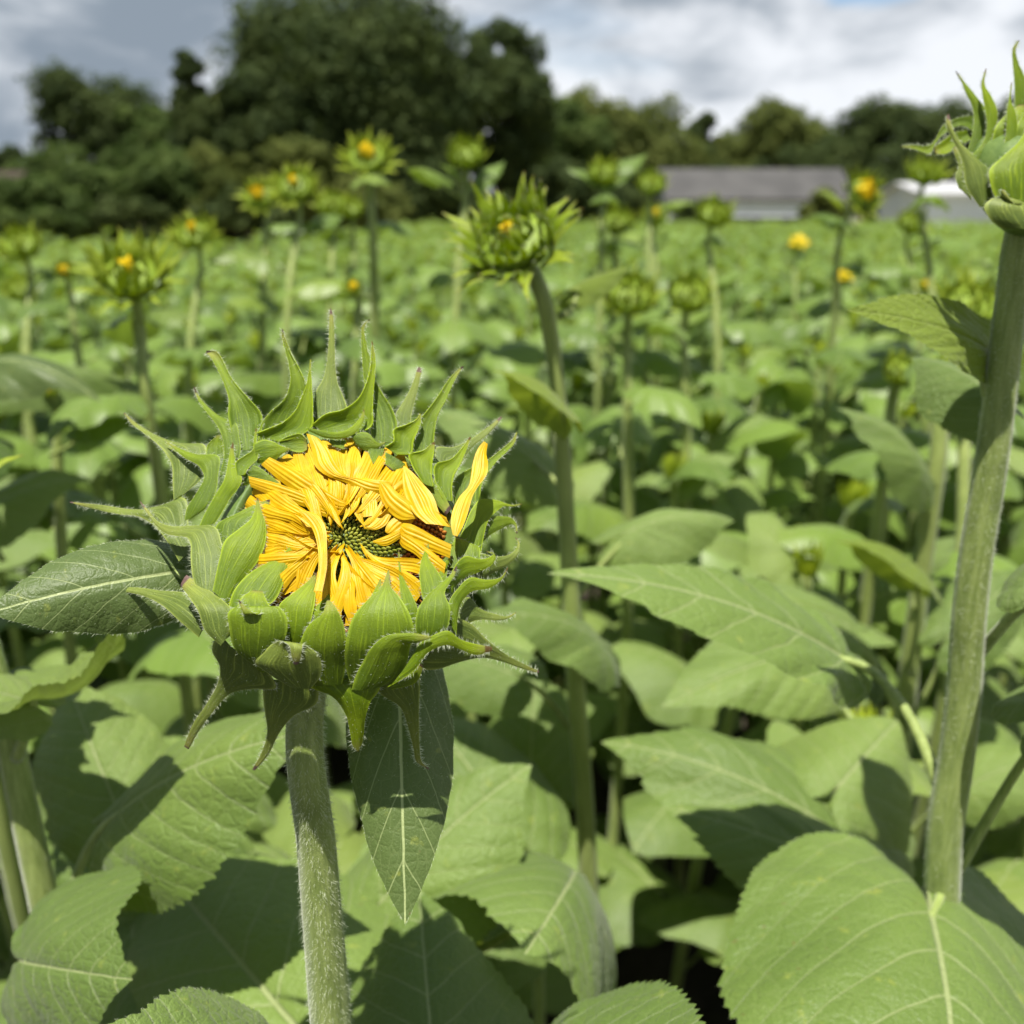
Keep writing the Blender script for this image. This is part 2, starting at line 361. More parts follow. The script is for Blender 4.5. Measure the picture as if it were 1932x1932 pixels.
M['bractfar'] = bract_mat('bud bract green', (0.19, 0.26, 0.018), (0.34, 0.42, 0.025), (0.26, 0.26, 0.05), (0.48, 0.56, 0.01), 0.42)

def petal_mat():
    m, g = newmat('ray petal yellow'); tc = g.n('ShaderNodeTexCoord'); uv = tc.outputs['UV']
    s = g.n('ShaderNodeSeparateXYZ', {0: uv}); u, v = s.outputs[0], s.outputs[1]
    mp = g.n('ShaderNodeMapping', {'Vector': uv, 'Scale': (1, 0.06, 1)}).outputs[0]
    st = g.noise(mp, 26.0, 2, 0.5); wv = g.m('SINE', g.m('MULTIPLY', u, 38.0))
    n = g.noise(tc.outputs['Object'], 220.0, 3, 0.5)
    c = g.mix(g.step(n, 0.3, 0.7), (0.64, 0.405, 0.003), (0.73, 0.515, 0.005))
    c = g.mix(g.step(st, 0.5, 0.75, 0, 0.35), c, (0.72, 0.33, 0.002))
    c = g.mix(g.step(v, 0.0, 0.25, 0.35, 0), c, (0.60, 0.42, 0.02))
    surf(g, c, 0.42, 0.38, g.mix(0.5, c, (0.90, 0.58, 0.004)), g.m('ADD', g.m('MULTIPLY', wv, 0.25), st), 0.3, 0.0, 0.25, 0.0003); return m
M['petal'] = petal_mat()
def simple(name, a, b, scale, rough=0.6, trans=0.0, tcol=(0, 0, 0, 1), bstr=0.3, bd=0.002, coord='Object', detail=4):
    m, g = newmat(name); tc = g.n('ShaderNodeTexCoord').outputs[coord]; n = g.noise(tc, scale, detail, 0.6)
    surf(g, g.mix(g.step(n, 0.3, 0.7), a, b), rough, trans, tcol, n, 0.3, 0, bstr, bd); return m
M['hair'] = simple('silvery plant hair', (0.55, 0.60, 0.42), (0.62, 0.66, 0.50), 50, 0.5, 0.45, (0.7, 0.75, 0.5, 1))
M['floret'] = simple('disc floret brown orange', (0.20, 0.075, 0.012), (0.42, 0.17, 0.02), 300, 0.5)
M['floretg'] = simple('disc floret young green', (0.16, 0.20, 0.02), (0.34, 0.34, 0.05), 300, 0.5)
M['disc'] = simple('disc base dark', (0.05, 0.03, 0.01), (0.09, 0.07, 0.02), 200, 0.7)
M['budcup'] = simple('bud cup lime green', (0.13, 0.20, 0.018), (0.22, 0.31, 0.025), 150, 0.55, 0.1, (0.4, 0.5, 0.02, 1))
M['cup'] = simple('receptacle green', (0.07, 0.12, 0.022), (0.12, 0.18, 0.04), 150, 0.55)
M['soil'] = simple('bare soil', (0.022, 0.018, 0.012), (0.045, 0.035, 0.024), 9, 0.95, bstr=0.6, bd=0.03)
M['grass'] = simple('dry verge grass', (0.11, 0.12, 0.04), (0.22, 0.19, 0.09), 3, 0.9)
M['bark'] = simple('tree bark', (0.05, 0.04, 0.03), (0.10, 0.08, 0.06), 6, 0.9)
M['yellow'] = simple('far petal yellow', (0.85, 0.63, 0.01), (0.92, 0.74, 0.02), 60, 0.5, 0.3, (0.95, 0.72, 0.0, 1))
def crown_mat(name, a, b, t):
    m, g = newmat(name); geo = g.n('ShaderNodeNewGeometry'); n = g.noise(geo.outputs['Position'], 0.55, 4, 0.6)
    rnd = g.n('ShaderNodeTexWhiteNoise', {'Vector': geo.outputs['Position']}, noise_dimensions='3D').outputs[0]
    c = g.mix(g.step(n, 0.35, 0.65), a, b)
    surf(g, c, 0.7, 0.16, t, None, 0.08); return m
M['crownd'] = crown_mat('dark evergreen foliage', (0.034, 0.053, 0.018), (0.064, 0.087, 0.026), (0.08, 0.12, 0.02, 1))
M['crowno'] = crown_mat('olive foliage', (0.068, 0.088, 0.021), (0.118, 0.140, 0.034), (0.12, 0.16, 0.02, 1))
M['crownm'] = crown_mat('mid green foliage', (0.048, 0.075, 0.020), (0.085, 0.120, 0.030), (0.10, 0.2, 0.03, 1))

# ------------------------------------------------------------------ ground and far setting
def sheet(name, pts, mat, z, kind='structure'):
    mb = MB(); p = np.array([(x, y, z) for x, y in pts]); mb.add(p, [[0, 1, 2, 3]], None, p[:, :2] * 0.1)
    return tag(mb.build(name, mat), kind=kind)
sheet('ground', [(-900, -60), (900, -60), (900, 1800), (-900, 1800)], M['soil'], 0.0)
sheet('grass_verge', [(-60, 13.6), (-3.2, 15.5), (-3.2, 44), (-60, 44)], M['grass'], 0.004)
sheet('meadow', [(-3.2, 39.5), (80, 39.5), (80, 200), (-3.2, 200)], M['grass'], 0.004)

def tube_lin(mb, a, b, r0, r1, n=7, mi=0, bend=0.0, rng=None):
    a = np.asarray(a, float); b = np.asarray(b, float); mid = (a + b) / 2
    if rng is not None: mid = mid + rng.normal(0, bend * np.linalg.norm(b - a), 3) * [1, 1, .4]
    tube(mb, [a, mid, b], [r0, (r0 + r1) / 2, r1], n, 6, 0, mi, False)

def tree(name, px, pytop, wpx, D, label, cat='tree', mat='crownd', seed=0, shape='round', nblob=34, nleaf=340, leaf=0.3, low=0.12, pybase=None, gaps=0.0, group='trees along the far edge of the field', depthf=0.85):
    rng = np.random.default_rng(seed)
    top = atY(px, pytop, D); H = top[2]; rx = wpx / 2 / F * D / FWD[1]; x0 = top[0]
    root = empty(name, (x0, D, 0), label, cat, group)
    zb = H * low; hz = (H - zb) / 2; cz = zb + hz
    # blobs
    bl = []
    for k in range(nblob):
        for _ in range(30):
            d = nrm(rng.normal(0, 1, 3)); rad = rng.uniform(0.35, 0.86) ** 0.6
            if shape == 'cone':
                t = rng.uniform(0, 1); a = rng.uniform(0, 6.28); rr = (1 - t) ** 0.75 * 0.75 + 0.1
                p = np.array([math.cos(a) * rr * rx, math.sin(a) * rr * rx * depthf, zb + t * (H - zb) * 0.92]); br = (0.22 + 0.30 * (1 - t)) * rx * rng.uniform(.6, 1.2)
            else:
                d = d * rad; dome = 1.0 if d[2] > 0 else 0.9
                p = np.array([d[0] * rx * 0.82, d[1] * rx * depthf * 0.82, cz + d[2] * hz * 0.84 * dome]); br = rng.uniform(0.16, 0.40) * min(rx, hz * 1.2)
            if p[2] + br * 0.8 < H * 1.01: break
        bl.append((p, br))
    V = []
    for p, br in bl:
        m = int(2.7 * nleaf * (br / (0.25 * min(rx, hz * 1.2))) ** 1.3)
        m = max(90, min(m, 2200))
        d = nrm(rng.normal(0, 1, (m, 3))); rad = br * rng.uniform(0.55, 1.08, (m, 1)) * (1 + 0.25 * np.sin(d[:, :1] * 5 + p[0]) * np.sin(d[:, 2:] * 6))
        c = p + d * rad * [1, 1, 0.82]
        c = c + rng.normal(0, 0.03 * br, (m, 3))
        n = nrm(d + rng.normal(0, 0.7, (m, 3)) + [0, 0, 0.3]); a = nrm(np.cross(n, rng.normal(0, 1, (m, 3)))); b = np.cross(n, a)
        s = leaf * 0.56 * rng.uniform(0.5, 1.3, (m, 1))
        quad = np.stack([c - a * s, c - b * s * 0.45 + n * s * 0.08, c + a * s, c + b * s * 0.45 + n * s * .08], 1)
        V.append(quad)
    V = np.vstack(V); V[..., 2] = np.maximum(V[..., 2], 0.05); k = len(V); mb = MB()
    mb.add(V.reshape(-1, 3), np.arange(k * 4).reshape(-1, 4), None, None)
    o = mb.build('crown', M[mat], root)
    tb = MB(); r0 = max(0.09, H * 0.028)
    tube_lin(tb, (0, 0, -0.1), (rng.normal(0, .1), 0, H * 0.45), r0, r0 * 0.6, 9, 0, 0.03, rng)
    for p, br in bl[:12]:
        s = np.array([0, 0, H * rng.uniform(0.18, 0.42)]); tube_lin(tb, s, p, r0 * 0.45, r0 * 0.12, 6, 0, 0.08, rng)
    tb.build('trunk', M['bark'], root)
    return root

TREES = [
 # name, px, top, width, D, label, mat, shape, blobs, leaves, leaf, low, seed
 ('broadleaf_tree', 670, -75, 520, 50, 'tallest dark broadleaf tree in the middle of the tree line, reaching past the top edge', 'crownd', 'round', 78, 420, .30, .02, 1),
 ('broadleaf_tree', 940, 0, 215, 52, 'dark tree with ragged upper branches close against the right flank of the tallest tree', 'crownd', 'round', 46, 300, .26, .06, 2),
 ('broadleaf_tree', 520, 30, 230, 47, 'rounded dark tree leaning on the left flank of the tallest tree', 'crownd', 'round', 44, 340, .27, .05, 31),
 ('broadleaf_tree', 160, 108, 265, 52, 'open crowned tree on the left with sky showing through its branches', 'crownd', 'round', 36, 170, .26, .34, 3),
 ('conifer_tree', 354, 76, 120, 46, 'narrow dark upright tree between the open crowned tree and the tallest tree', 'crownd', 'cone', 80, 160, .24, .02, 4),
 ('broadleaf_tree', 268, 172, 190, 51, 'rounded tree filling the space between the open crowned tree and the narrow upright tree', 'crownm', 'round', 30, 300, .26, .0, 15),
 ('broadleaf_tree', 425, 112, 150, 49, 'small tree joining the narrow upright tree to the tallest tree', 'crowno', 'round', 28, 300, .26, .0, 16),
 ('broadleaf_tree', 0, 210, 120, 55, 'low dark tree cut by the left edge of the picture', 'crownd', 'round', 22, 300, .28, .02, 5),
 ('broadleaf_tree', 1050, 165, 200, 68, 'mid green rounded tree just right of the tallest tree', 'crownm', 'round', 26, 380, .34, .02, 6),
 ('broadleaf_tree', 1165, 146, 330, 74, 'wide domed olive tree above the left end of the long grey roof', 'crowno', 'round', 36, 380, .36, .02, 7),
 ('conifer_tree', 1337, 190, 125, 84, 'small pointed dark tree behind the left part of the grey roof', 'crownd', 'cone', 26, 300, .34, .02, 8),
 ('broadleaf_tree', 1462, 176, 260, 88, 'domed olive tree rising behind the middle of the grey roof', 'crowno', 'round', 32, 380, .40, .02, 9),
 ('broadleaf_tree', 1395, 222, 210, 86, 'low olive tree filling the gap behind the grey roof', 'crowno', 'round', 22, 320, .38, .02, 10),
 ('broadleaf_tree', 1575, 222, 220, 86, 'low dark tree behind the right end of the grey roof', 'crownd', 'round', 22, 320, .38, .02, 11),
 ('broadleaf_tree', 1680, 184, 230, 70, 'very dark round tree standing at the right end of the grey roof', 'crownd', 'round', 34, 380, .32, .00, 12),
 ('broadleaf_tree', 1830, 172, 290, 76, 'broad dark tree behind the tall bud at the right edge', 'crownd', 'round', 34, 360, .34, .02, 13),
 ('broadleaf_tree', 1985, 162, 260, 78, 'dark tree cut by the right edge of the picture', 'crownd', 'round', 26, 330, .36, .02, 14),
]
for (nm, px, py, wp, D, lab, mt, sh, nb, nl, lf, lo, sd) in TREES:
    tree(nm, px, py, wp, D, lab, 'tree', mt, sd, sh, nb, nl, lf, lo)
SHRUBS = [
 ('shrub', 150, 300, 240, 44, 'large mid green bush under the open crowned tree', 'crownm', 21),
 ('shrub', 300, 262, 200, 43, 'tall green bush in front of the narrow upright tree', 'crownm', 22),
 ('shrub', 430, 238, 190, 43, 'olive bush beneath the left side of the tallest tree', 'crowno', 23),
 ('shrub', 570, 225, 190, 42, 'pale olive bush in front of the tallest tree', 'crowno', 24),
 ('shrub', 70, 328, 230, 36.5, 'low dark green bush at the far left beside the brown roof', 'crownm', 25),
 ('shrub', 255, 365, 200, 40.5, 'low dark bush at the foot of the tall green bush', 'crownd', 26),
 ('shrub', 690, 320, 180, 42, 'brownish olive bush behind the tall yellow centred bud', 'crowno', 27),
 ('shrub', 470, 345, 240, 41.5, 'dark low bush behind the two neighbouring yellow and green buds', 'crownd', 28),
 ('shrub', 870, 330, 230, 48, 'very dark bush under the ragged topped tree', 'crownd', 29),
 ('shrub', 1060, 290, 170, 60, 'dark undergrowth bush beneath the mid green rounded tree', 'crownd', 30),
 ('shrub', 1180, 300, 150, 62, 'dark bush just left of the long grey roofed building', 'crownd', 41),
 ('shrub', 1010, 300, 220, 55, 'dark bush in the gap right of the ragged topped tree', 'crownd', 45),
 ('shrub', 790, 250, 260, 46, 'wide dark bush directly under the tallest tree', 'crownd', 46),
 ('shrub', 620, 290, 260, 45, 'mid dark bush filling the gap under the tallest tree on its left', 'crownd', 47),
 ('shrub', 1290, 270, 260, 80, 'dark hedge behind the left end of the grey roof', 'crownd', 48),
 ('shrub', 1500, 262, 300, 80, 'dark hedge behind the middle of the grey roof', 'crownd', 49),
 ('shrub', 1760, 262, 300, 66, 'dark hedge behind the white shed', 'crownd', 50),
 ('shrub', 120, 262, 260, 50, 'dark bush under the left side of the open crowned tree', 'crownm', 51),
 ('shrub', 1560, 352, 92, 54, 'olive bush in front of the white wall of the grey roofed building', 'crowno', 42),
 ('shrub', 1300, 372, 60, 54, 'small dark bush at the left end of the white wall', 'crownd', 43),
 ('shrub', 1680, 300, 120, 58, 'dark bush between the grey roofed building and the white shed', 'crownd', 44),
]
for (nm, px, py, wp, D, lab, mt, sd) in SHRUBS:
    tree(nm, px, py, wp, D, lab, 'bush', mt, sd, 'round', 26, 300, .24, .0, group='bushes below the tree line')

# buildings
M['roofgrey'] = simple('weathered grey roof', (0.050, 0.049, 0.048), (0.075, 0.073, 0.071), 0.6, 0.8)
M['wallwhite'] = simple('white wall', (0.62, 0.66, 0.74), (0.72, 0.76, 0.84), 0.5, 0.8)
M['dark'] = simple('dark opening', (0.02, 0.018, 0.016), (0.035, 0.03, 0.028), 2, 0.8)
M['roofbrown'] = simple('brown roof', (0.030, 0.020, 0.016), (0.045, 0.03, 0.024), 0.8, 0.85)
M['wallgrey'] = simple('pale grey wall', (0.34, 0.35, 0.36), (0.42, 0.42, 0.43), 0.5, 0.8)
M['glass'] = simple('window glass', (0.03, 0.035, 0.04), (0.05, 0.055, 0.06), 1, 0.12)
def boxm(mb, x0, x1, y0, y1, z0, z1, mi=0):
    v = [(x, y, z) for z in (z0, z1) for y in (y0, y1) for x in (x0, x1)]
    mb.add(v, [[0, 2, 3, 1], [4, 5, 7, 6], [0, 1, 5, 4], [2, 6, 7, 3], [0, 4, 6, 2], [1, 3, 7, 5]], None, None, mi)
def flat(o):
    o.data.polygons.foreach_set('use_smooth', np.zeros(len(o.data.polygons), bool)); return o
def house(name, x0, x1, y0, y1, ze, zr, label, cat, wm, rm, over=0.5, nwin=4, doors=1):
    cx, cy = (x0 + x1) / 2, (y0 + y1) / 2; root = empty(name, (cx, cy, 0), label, cat); O = (cx, cy, 0)
    mb = MB(); boxm(mb, x0, x1, y0, y1, 0, ze)
    # gable ends
    for x in (x0 + 0.002, x1 - 0.002): mb.add([(x, y0, ze), (x, y1, ze), (x, cy, zr - 0.15)], None, [[0, 1, 2]])
    flat(mb.build('wall', wm, root, O))
    mb = MB(); th = 0.14
    for s, ya in ((-1, y0 - over), (1, y1 + over)):
        zl = ze - (zr - ze) / ((y1 - y0) / 2) * over
        p = np.array([(x0 - over, ya, zl), (x1 + over, ya, zl), (x1 + over, cy, zr), (x0 - over, cy, zr)]); b = p - [0, 0, th]
        mb.add(np.vstack([p, b]), [[0, 1, 2, 3], [7, 6, 5, 4], [0, 4, 5, 1], [1, 5, 6, 2], [3, 2, 6, 7], [0, 3, 7, 4]])
    nn = int((x1 - x0) / 1.2)
    flat(mb.build('roof', rm, root, O))
    for k in range(nwin):
        xc = x0 + (x1 - x0) * (k + 0.75) / (nwin + 0.5); mb = MB(); boxm(mb, xc - 0.75, xc + 0.75, y0 - 0.05, y0 + 0.02, ze * .42, ze * .78)
        wdw = flat(mb.build('window', M['wallgrey'], root, O)); mb = MB(); boxm(mb, xc - 0.66, xc - .03, y0 - 0.07, y0 - 0.04, ze * .44, ze * .76); boxm(mb, xc + 0.03, xc + .66, y0 - 0.07, y0 - 0.04, ze * .44, ze * .76)
        flat(mb.build('pane', M['glass'], wdw, O))
    return root
Db = 58.0
xa = atY(1262, 380, Db)[0]; xb = atY(1612, 380, Db)[0]
ze = atY(1400, 372, Db)[2]; zr = atY(1400, 317, Db + 3)[2]
hs = house('long_building', xa, xb, Db, Db + 7, ze, zr, 'long low building with a weathered grey roof and a white wall beyond the field', 'building', M['wallwhite'], M['roofgrey'], 0.2, 0)
mb = MB(); boxm(mb, xa + .1, xb - .1, Db - 0.03, Db + 0.01, 0.0, atY(1400, 409, Db)[2]); flat(mb.build('base_wall', M['dark'], hs, (( xa+xb)/2, Db+3.5, 0)))
x1a = atY(1742, 380, 50)[0]; x1b = atY(1990, 380, 50)[0]
house('shed', x1a, x1b, 50, 56, atY(1800, 362, 50)[2], atY(1800, 344, 53)[2], 'pale grey shed partly hidden behind the tall bud at the right edge', 'shed', M['wallwhite'], M['wallgrey'], 0.35, 0)
x2a = atY(-160, 380, 39)[0]; x2b = atY(26, 380, 39)[0]
house('cottage', x2a, x2b, 37, 43, atY(0, 395, 39)[2], atY(0, 322, 40)[2], 'brown roofed cottage at the left edge behind the low bush', 'house', M['roofbrown'], M['roofbrown'], 0.2, 0)

# ------------------------------------------------------------------ bud heads (procedural, for plants further back)
def frame(n):
    n = nrm(n); a = nrm(np.cross(n, [0.0, 1.0, 0.15])); return a, np.cross(n, a), n
def bud(center, normal, Rr, rng, root, origin, nb=30, openf=0.5, yellow=0.0, subs=False, lod=0, mat='bractfar', spread=1.0, hair=0.0):
    """head of bracts round a cup; openf 0 = shut, 1 = wide open"""
    a, b, n = frame(normal); c = np.asarray(center, float)
    mb = MB(); prof = [(0.18, -0.75), (0.55, -0.62), (0.88, -0.32), (1.0, 0.0), (0.93, 0.18), (0.6, 0.26), (0.02, 0.28)]
    ns = 18 if lod == 0 else 9
    ph = np.linspace(0, 2 * math.pi, ns, endpoint=False)
    v = [c + Rr * (r * (math.cos(p) * a + math.sin(p) * b) + h * 0.85 * n) for r, h in prof for p in ph]
    i = np.arange(len(prof) - 1)[:, None] * ns; j = np.arange(ns)[None]; j2 = (j + 1) % ns
    mb.add(v, np.stack([i + j, i + j2, i + ns + j2, i + ns + j], -1).reshape(-1, 4))
    if not subs: mb0 = mb
    else: head = mb.build('head', M['budcup'], root, origin)
    rings = [(1.0, -0.2, 1.25, 1.0), (0.97, -0.05, 1.15, 0.75), (0.82, 0.1, 1.0, 0.42), (0.55, 0.2, 0.85, 0.2), (0.28, 0.22, 0.7, 0.02)]
    out = MB() if not subs else None
    k = 0
    for ri, (r0, h0, ln, fl) in enumerate(rings):
        m = int(nb * (0.30, 0.30, 0.25, 0.22, 0.13)[ri])
        for q in range(m):
            phi = (q + 0.5 * (ri % 2)) / m * 2 * math.pi + rng.normal(0, 0.09)
            rad = math.cos(phi) * a + math.sin(phi) * b; tn = -math.sin(phi) * a + math.cos(phi) * b
            l = ln * Rr * rng.uniform(0.8, 1.3) * spread * 0.9; f = np.clip(fl * openf * 1.6 + rng.normal(0, 0.18), -0.2, 1.25)
            p0 = c + Rr * (r0 * rad + (h0 - 0.25) * n)
            ang0 = R(76) - f * R(20); ang1 = R(125) - f * R(82) + rng.normal(0, 0.38)
            pts = [p0]; ns_ = 5
            for s in range(ns_):
                A = ang0 + (ang1 - ang0) * (s / (ns_ - 1)) ** 0.8
                pts.append(pts[-1] + l / ns_ * (math.cos(A) * rad + math.sin(A) * n) + rng.normal(0, 0.02 * Rr, 3))
            wd = Rr * rng.uniform(0.19, 0.29) * np.array([0.8, 1.0, 0.75, 0.42, 0.2, 0.03])
            Lp = [p - tn * w_ for p, w_ in zip(pts, wd)]; Rp = [p + tn * w_ for p, w_ in zip(pts, wd)]
            tgt = out if not subs else MB()
            if lod < 2: loft(tgt, Lp, Rp, -0.12, 0.0005, 5 if lod else 7, 9 if lod else 14, 0.03, 0, rng, face=rad + 0.2 * n, hair=hair, hw=0.0001)
            else:
                Lq, Rq = cr(Lp, 6), cr(Rp, 6); vv = np.stack([Lq, (Lq + Rq) / 2 + rad * Rr * .04, Rq], 1).reshape(-1, 3)
                tgt.add(vv, grid_quads(3, 6), None, np.stack([np.tile([0, .5, 1], 6), np.repeat(np.linspace(0, 1, 6), 3)], 1))
            if subs: tgt.build('bract', [M['bractin'] if ri else M[mat], M['hair']], head, origin)
            k += 1
    pet = None
    if yellow > 0:
        pet = MB(); m = int(22 * (1 if yellow <= 1 else 1.3)) if lod < 2 else 12
        for q in range(m):
            phi = rng.uniform(0, 6.28); rad = math.cos(phi) * a + math.sin(phi) * b; tn = -math.sin(phi) * a + math.cos(phi) * b
            y = min(yellow, 1.0); r0 = 0.72 * y * math.sqrt(rng.uniform(0.02, 1))
            l = Rr * rng.uniform(0.6, 1.0) * (0.55 + 0.45 * yellow); w_ = Rr * 0.14
            out_a = rng.uniform(-0.5, 0.15) if yellow <= 1 else rng.uniform(0.2, 0.9)
            p0 = c + Rr * (r0 * rad + 0.25 * n); p1 = p0 + l * .5 * nrm(n + out_a * rad); p2 = p1 + l * .5 * nrm(n * .6 + (out_a - .35) * rad + rng.normal(0, .25) * tn)
            if yellow > 1: p1 = p0 + l * .5 * nrm(n * .5 + out_a * rad); p2 = p1 + l * .6 * nrm(n * .2 + (out_a + .4) * rad)
            loft(pet, [p0 - tn * w_ * .6, p1 - tn * w_, p2 - tn * .1 * w_], [p0 + tn * w_ * .6, p1 + tn * w_, p2 + tn * .1 * w_], .15, .0003, 4, 6, 0, 0, rng)
    if subs:
        if pet is not None: pet.build('petals', M['yellow'], head, origin)
        return head
    v, q, t, uv, qm, tm = out.arrays(); mb.add(v, q, t, uv, 1)
    head = mb.build('head', [M['budcup'], M[mat], M['hair']], root, origin)
    if pet is not None: pet.build('petals', M['yellow'], head, origin)
    return head

def stem_points(ptop, zend=-0.02, lean=(0, 0)):
    return [np.array([ptop[0] + lean[0], ptop[1] + lean[1], zend]), np.array([ptop[0] + lean[0] * .5, ptop[1] + lean[1] * .5, ptop[2] * .5]), ptop]

def leaf_part(root, origin, base, tip, wf, up, mat='leaf', arch=0.08, fold=0.1, wave=0.02, seed=0, hi=False, pet=None, pr=0.0022, kind='heart', hair=0.0, twist=0.0, sag=0.45, name='leaf', label=None, serr=0.036, pmat='stem'):
    L = np.linalg.norm(tip - base)
    nA, nR = (300, 22) if hi else (120, 10)
    V, q, t, uv, (m, nr) = leaf_local(L, wf, nA, nR, arch, fold, wave, serr, seed, kind, twist, sag, 46)
    P = place(V, base, tip, up); mb = MB(); mb.add(P, q, t, uv)
    if hair:
        rng = np.random.default_rng(seed + 99); e = P[-m:]; inner = P[-2 * m:-m]
        tt = rng.uniform(0, m - 1.01, int(hair * 900)); i = tt.astype(int); f = (tt - i)[:, None]
        bs = e[i] * (1 - f) + e[i + 1] * f; hairs(mb, bs, nrm(e[i] - inner[i]) + rng.normal(0, .35, (len(i), 3)), 0.0013, 0.00006, rng)
        mm = int(hair * 2600); ii = rng.integers(1 + 3 * m, len(P) - m, mm); jit = rng.uniform(0, 1, (mm, 1))
        bs = P[ii] * (1 - jit) + P[ii - m] * jit
        up_ = nrm(up); hairs(mb, bs, up_ + rng.normal(0, .7, (mm, 3)), 0.0006, 0.00005, rng)
    o = mb.build(name, [M[mat], M['hair']], root, origin)
    if label: o['label'] = label
    if pet is not None:
        pb = MB(); pts = [np.asarray(p) for p in pet] + [base + nrm(tip - base) * 0.004 - nrm(up) * pr * 0.3]
        tube(pb, pts, [pr * 1.35, pr, pr * 0.85], 10, 14); pb.build('petiole', M[pmat], o, origin)
    return o

def stem_hairs(mb, p, r, a, b, rng, n, length=0.0021, w=0.000055, zmin=None, mi=1):
    k = rng.uniform(0, len(p) - 1.01, n); i = k.astype(int); f = (k - i)[:, None]; ph = rng.uniform(0, 6.283, n)[:, None]
    dirn = np.cos(ph) * a[i] + np.sin(ph) * b[i]; bs = p[i] * (1 - f) + p[i + 1] * f + dirn * r[i][:, None] * 0.98
    tan = nrm(p[np.minimum(i + 1, len(p) - 1)] - p[i])
    if zmin is not None:
        kk = bs[:, 2] > zmin; bs, dirn, tan = bs[kk], dirn[kk], tan[kk]
    hairs(mb, bs, dirn + rng.normal(0, .3, bs.shape) - tan * 0.35, length, w, rng, mi, 0.3)

# ------------------------------------------------------------------ the half opened sunflower in front
U = 0.38 / 4677.4
def CP(cx, cy, z):
    return at(270.6 + 0.3968 * cx, 559.2 + 0.3968 * cy, 0.38 - z * U)
def zdef(x, y):
    z = (y - 1130) * 0.53 if y < 1500 else (196 if y < 1620 else 196 - (y - 1620) * 0.5)
    if z < 0: z = -430 * math.tanh(-z / 430)
    return z - 0.4 * max(0, abs(x - 930) - 480)
p0 = CP(920, 1500, -300)
sfoot = np.array([atY(577, 1330, 0.3614)[0], 0.3614, 0.0])
main = empty('sunflower_plant', sfoot, 'large half opened sunflower head with yellow petals on a hairy stem in the foreground', 'sunflower', 'sunflower plants in bud')
rng = np.random.default_rng(5)
mb = MB()
sp = [sfoot + [0.004, 0, -0.02], sfoot + [0.0, 0, 0.45], atY(625, 1932, 0.3614), atY(598, 1600, 0.3614), atY(577, 1340, 0.3620), at(592, 1240, 0.408), at(640, 1170, 0.412), at(660, 1120, 0.405)]
p, r, a, b = tube(mb, sp, [0.0105, 0.0100, 0.0093, 0.0082, 0.0074, 0.0082, 0.012, 0.016], 28, 90, 0.025)
stem_hairs(mb, p, r, a, b, rng, 13000, 0.0023, 0.00007, zmin=1.02)
mb.build('stem', [M['stem'], M['hair']], main, sfoot)

# receptacle
HN = np.array([0.04, 0.47, 0.882]); HN /= np.linalg.norm(HN); HA = nrm(np.cross([0, 1, 0], HN)); HB = np.cross(HN, HA)   # x right, y up, z to camera
def HP(r, ph, h, c=(950, 1150)):
    q = r * (math.cos(ph) * HA + math.sin(ph) * HB) + h * HN
    return CP(c[0] + q[0], c[1] - q[1], q[2])
prof = [(20, -60), (300, -52), (490, -48), (530, -8), (575, -70), (600, -150), (585, -230), (500, -320), (350, -395), (170, -440), (20, -450)]
ns = 72; mb = MB()
pr_ = cr(prof, 40)
v = [HP(rr_ * (1 + 0.012 * math.sin(9 * ph)), ph, hh) for rr_, hh in pr_ for ph in np.linspace(0, 2 * math.pi, ns, endpoint=False)]
i = np.arange(len(pr_) - 1)[:, None] * ns; j = np.arange(ns)[None]; j2 = (j + 1) % ns
mb.add(v, np.stack([i + j, i + j2, i + ns + j2, i + ns + j], -1).reshape(-1, 4))
head = mb.build('head', M['cup'], main, sfoot)
# disc of florets
mb = MB(); sph = []
for la in np.linspace(-0.9, 1.45, 5):
    for lo in np.linspace(0, 2 * math.pi, 7, endpoint=False): sph.append((math.cos(la) * math.cos(lo), math.cos(la) * math.sin(lo), math.sin(la)))
sph = np.array(sph + [(0, 0, 1.0)]); ii = np.arange(4)[:, None] * 7; jj = np.arange(7)[None]; k2 = (jj + 1) % 7
sq = np.stack([ii + jj, ii + k2, ii + 7 + k2, ii + 7 + jj], -1).reshape(-1, 4); stt = np.stack([28 + np.arange(7), 28 + (np.arange(7) + 1) % 7, np.full(7, 35)], 1)
Nf = 1500
for k in range(Nf):
    rr_ = 492 * math.sqrt((k + .5) / Nf); ph = k * 2.399963; hz = -30 + 16 * math.cos(rr_ / 492 * 3.1)
    s_ = 12.5 if rr_ > 290 else 8.5
    loc = np.array([HP(rr_ + s_ * q[0] * (1.05 if rr_ > 290 else 1.7), ph + s_ * q[1] * 0.9 / max(rr_, 12), hz + s_ * (1.5 if rr_ < 260 else 1.05) * q[2]) for q in sph])
    mb.add(loc, sq, stt, None, 0 if rr_ > 290 + rng.normal(0, 25) else 1)
mb.build('disc_florets', [M['floret'], M['floretg']], head, sfoot)

